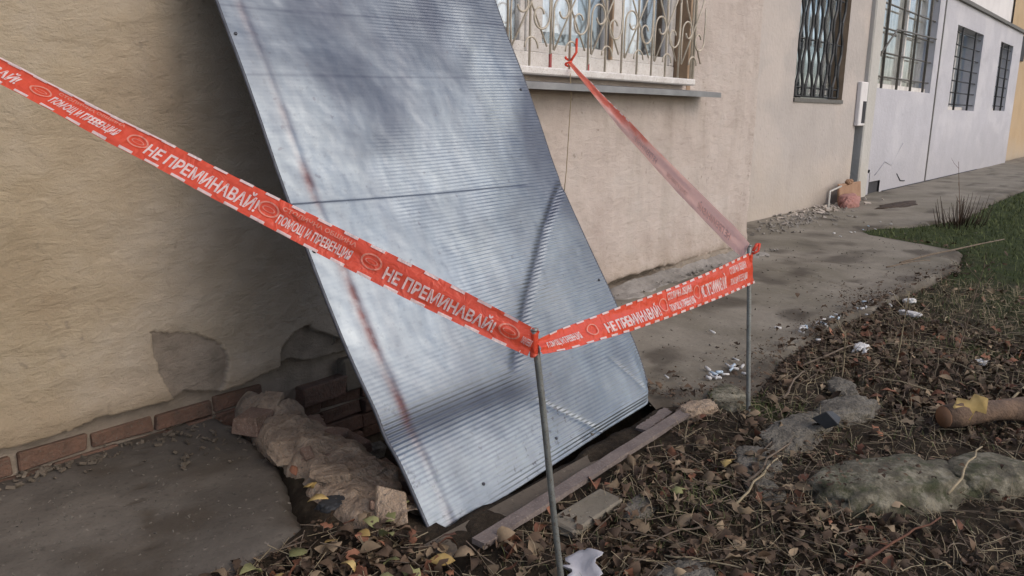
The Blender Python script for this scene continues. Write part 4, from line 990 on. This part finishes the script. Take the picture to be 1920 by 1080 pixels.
for i in range(9): butt(random.gauss(9.3, .4), random.gauss(2.62, .06), i+1, 'white scrap on the mossy pavement tip by the grass', 'scraps by the grass')
for x, y in ((4.2, 1.95), (3.79, 1.62), (4.55, 1.7), (3.3, 1.75)): butt(x, y, 1, 'lone white scrap on the open pavement', 'lone scraps')
def crumple(name, c, r, m, seed, label, cat='paper'):
    o = rock(name, c, r, random.uniform(0, 3), m, seed, .9, .5, 2); tag(o, label, cat); return o
crumple('paper_scrap', (4.47, 1.20, .005), (.075, .035, .025), M_PAPER, 31, 'crumpled white paper on the litter beyond the far post')
crumple('paper_scrap', (4.66, .65, .0), (.045, .03, .015), M_PAPER, 32, 'pinkish white paper scrap at the right side of the litter')
crumple('paper_scrap', (5.5, 1.2, .01), (.07, .03, .02), M_PAPER, 33, 'white paper scrap near the weeds beyond the first one')
crumple('paper_scrap', (5.9, 1.30, .01), (.04, .03, .02), M_PAPER, 34, 'smallest pale paper scrap by the pavement edge')
# torn plastic piece by the near post
us_ = np.linspace(0, 1, 14); X, Yq = np.meshgrid(us_, np.linspace(0, 1, 7), indexing='ij')
wid = .012+.028*np.sin(X*2.6)+.012*np.sin(X*17); PXx = 1.58+X*.16+(Yq-.5)*wid*1.2; PYy = 1.06+X*.09-(Yq-.5)*wid*2; PZz = .01+.03*np.abs(Yq-.5)+.015*np.sin(X*6+Yq*3)
o = mesh('plastic_scrap', np.stack([PXx, PYy, PZz], -1), gridf(*X.shape), M_PLASTIC, None, True); sm = o.modifiers.new('t', 'SOLIDIFY'); sm.thickness = .002; tag(o, 'torn grey-white plastic strip at the foot of the near post', 'plastic scrap')
# larger leaves one can pick out
def big_leaf(x, y, L, mt, label, grp=None, tilt=.35, z=None):
    v, f = leaf_v(L, L*random.uniform(.5, .75), random.uniform(.0, .25), random.uniform(-.1, .5), random.random() < .3)
    v = v @ euler_m(random.gauss(0, tilt), random.gauss(0, tilt), random.uniform(0, 6.28)).T
    z = (float(ground_z(x, y)) if z is None else z)+.03; o = mesh('fallen_leaf', v+np.array([x, y, z]), f, mt, None, True, {'tone': [random.random()]*len(v)})
    sm = o.modifiers.new('t', 'SOLIDIFY'); sm.thickness = .0006; tag(o, label, 'leaf', grp)
random.seed(33)
for i in range(46): big_leaf((.95+.65*(i/46)), random.uniform(1.35, 1.85), random.uniform(.05, .085), (M_LEAF_YG, M_LEAF_YG, M_LEAF_TAN, M_LEAF_YEL, M_LEAF_RED)[i % 5], ('yellow-green leaf in the heap at the bottom edge', 'yellow-green leaf in the heap at the bottom edge', 'tan leaf in the heap at the bottom edge', 'yellow leaf in the heap at the bottom edge', 'rust red leaf in the heap at the bottom edge')[i % 5]+(', left end', ', middle', ', right end by the sheet')[min(2, i*3//46)], 'leaves heaped at the bottom edge')
for i in range(40): big_leaf(random.gauss(2.45, .35), random.gauss(1.18, .1), random.uniform(.045, .07), (M_LEAF_TAN, M_LEAF_BROWN)[i % 2], ('tan dry leaf in the drift right of the edging strip', 'brown dry leaf in the drift right of the edging strip')[i % 2], 'leaves drifted beside the edging strip')
for x, y, L, mt, lb in ((2.62, 1.12, .07, M_LEAF_YEL, 'orange-yellow leaf right of the leaf drift'), (2.3, 1.15, .07, M_LEAF_YG, 'pale yellow-green curled leaf near the edging strip'), (1.46, 2.05, .06, M_LEAF_YEL, 'orange leaf in the gap between slab and curb'), (1.42, 1.96, .07, M_LEAF_YEL, 'yellow leaf at the foot of the broken curb'), (1.50, 2.2, .05, M_LEAF_RED, 'rust leaf higher in the gap beside the curb'),
                       (3.0, .84, .07, M_LEAF_RED, 'rust red leaf between the flat stone and the boulder'), (3.35, .80, .06, M_LEAF_RED, 'pinkish red leaf behind the boulder'), (3.9, .9, .08, M_LEAF_RED, 'tall curled orange leaf behind the grey stone'), (4.72, 1.44, .1, M_LEAF_RED, 'upright rust leaf on the pavement edge')):
    big_leaf(x, y, L, mt, lb, z=(.0 if x < 1.55 else None))
v, f = leaf_v(.14, .11, -.15, -.4, 1); v = v @ euler_m(-.7, .3, 2.2).T; o = mesh('fallen_leaf', v+np.array([3.60, .52, .105]), f, M_LEAF_YEL, None, True, {'tone': [.6]*len(v)}); sm = o.modifiers.new('t', 'SOLIDIFY'); sm.thickness = .001; tag(o, 'large pale yellow leaf leaning on the log', 'leaf')
# sticks, straw, weeds
random.seed(44)
def stick(a, b, r, m, label, grp=None):
    a = Vector(a); b = Vector(b); a.z += float(ground_z(a.x, a.y)); b.z += float(ground_z(b.x, b.y)); n = 7
    pts = [a+(b-a)*(i/n)+Vector((random.uniform(-.008, .008), random.uniform(-.008, .008), .012*math.sin(i/n*3.14)+random.uniform(-.003, .003))) for i in range(n+1)]
    o = tube('stick', pts, [r*(1-.5*i/n) for i in range(n+1)], m, None, 6); tag(o, label, 'stick', grp)
stick((2.52, 1.0, .02), (2.95, 1.0, .07), .005, M_TWIG, 'bent twig rising towards the flat stone')
stick((2.3, .95, .02), (2.75, .98, .05), .005, M_STRAW, 'pale straight twig below the flat stone')
stick((3.2, .30, .06), (3.6, .15, .06), .007, M_STRAW, 'pale grey stick at the right edge below the log')
stick((2.75, .42, .10), (3.15, .40, .13), .005, M_STRAW, 'light straw stalk on top of the boulder')
stick((3.4, 1.22, .03), (3.9, 1.30, .03), .006, M_TWIG, 'twig slanting behind the far post')
stick((4.0, 1.35, .03), (4.6, 1.2, .04), .006, M_TWIG, 'long twig along the pavement edge')
stick((7.0, 1.75, .12), (7.6, 1.55, .12), .008, M_TWIG, 'dark stick on the pavement beyond the post')
stick((7.4, 1.75, .1), (9.3, 1.25, .08), .011, M_TWIG, 'long stick reaching into the grass')
stick((4.1, .45, .03), (5.1, .3, .08), .006, M_STRAW, 'pale twig at the right edge in the litter')
stick((2.2, .55, .02), (2.65, .42, .05), .005, M_LEAF_RED, 'reddish stem in front of the boulder')
for i in range(60):
    x = random.uniform(1.9, 5.6); y = random.uniform(.1, 1.2); a = random.uniform(0, 6.28); L = random.uniform(.12, .3)
    stick((x, y, .02), (x+L*math.cos(a), y+L*math.sin(a), .03), random.uniform(.002, .004), random.choice((M_TWIG, M_STRAW)), 'small dry twig lying in the leaf litter '+('in front of the boulder' if y < .55 and x < 3 else 'beyond the boulder and log' if x > 3.3 else 'between the edging strip and the boulder'), 'twigs in the litter')
def weed(x, y, h, label, m=M_TWIG, lean=(0, 0)):
    z = float(ground_z(x, y)); e = empty('dry_weed', (x, y, z), label, 'weed')
    top = Vector((x+lean[0], y+lean[1], z+h)); bs = Vector((x, y, z-.02)); pts = [bs+(top-bs)*t+Vector((.012*math.sin(t*5), 0, 0)) for t in np.linspace(0, 1, 9)]
    tube('stem', pts, [.0045*(1-.6*i/8) for i in range(9)], m, e, 5)
    for k in range(5):
        t = random.uniform(.25, .95); p = bs+(top-bs)*t; a = random.uniform(0, 6.28); L = random.uniform(.05, .14)
        tube('branch', [p, p+Vector((L*.5*math.cos(a), L*.5*math.sin(a), L*.5)), p+Vector((L*.8*math.cos(a), L*.8*math.sin(a), L))], [.0025, .002, .001], m, e, 4)
    return e
weed(4.05, .86, .34, 'tall thin weed stem right of the grey stone', M_TWIG)
weed(4.3, .98, .42, 'leaning dry weed stem just beyond the grey stone', M_STRAW, (.03, -.02))
weed(4.7, .78, .40, 'dark slender weed among the leaves at right', M_TWIG, (.05, -.05))
weed(4.0, 1.15, .25, 'short pale weed beside the pavement edge', M_STRAW)
weed(5.6, .9, .38, 'farther weed stem standing before the grass', M_TWIG, (.02, -.06))
w1 = weed(10.6, 1.9, .75, 'brown bushy weed at the far pavement edge', M_LEAF_RED, (.0, .1))
for k in range(70):
    a = random.uniform(0, 6.28); rr = random.uniform(.0, .5); L = .14; p = Vector((10.6+rr*math.cos(a), 1.9+rr*math.sin(a)*.5, .0))
    tube('branch', [p, p+Vector((L*math.cos(a)*.5, L*math.sin(a)*.5, random.uniform(.05, .38)))], [.006, .002], M_LEAF_BROWN, w1, 4)
# things leaning on the recessed wall
cd = box('brown_board', 11.75, 12.65, 3.66, 3.70, -.02, .30, M_CARD, None, .02, .01, rot=(-.12, 'X')); tag(cd, 'brown board leaning on the wall beside the dark joint', 'board')
rdb = rock('red_brick_chunk', (11.7, 3.52, .06), (.35, .12, .14), .1, M_REDB, 15, .3, .7); tag(rdb, 'dull red brick chunk in front of the leaning board', 'brick')
cap = rock('brown_lump', (12.15, 3.68, .31), (.13, .05, .05), 0, M_CARD, 16, .5, .6); tag(cap, 'brown rounded lump on top of the leaning board', 'rubble')
wt = tube('white_strip', [(10.95, 3.55, .01), (11.35, 3.68, .22), (11.75, 3.66, .27)], .014, M_JAMB, None, 6); tag(wt, 'white bent strip leaning beside the red brick chunk', 'strip')
mt_ = rock('dirt_patch', (12.4, 3.05, -.02), (.8, .16, .05), -.05, M_LEAF_BROWN, 17, .4, .7); tag(mt_, 'dark brown flat heap of dirt on the far pavement', 'dirt')
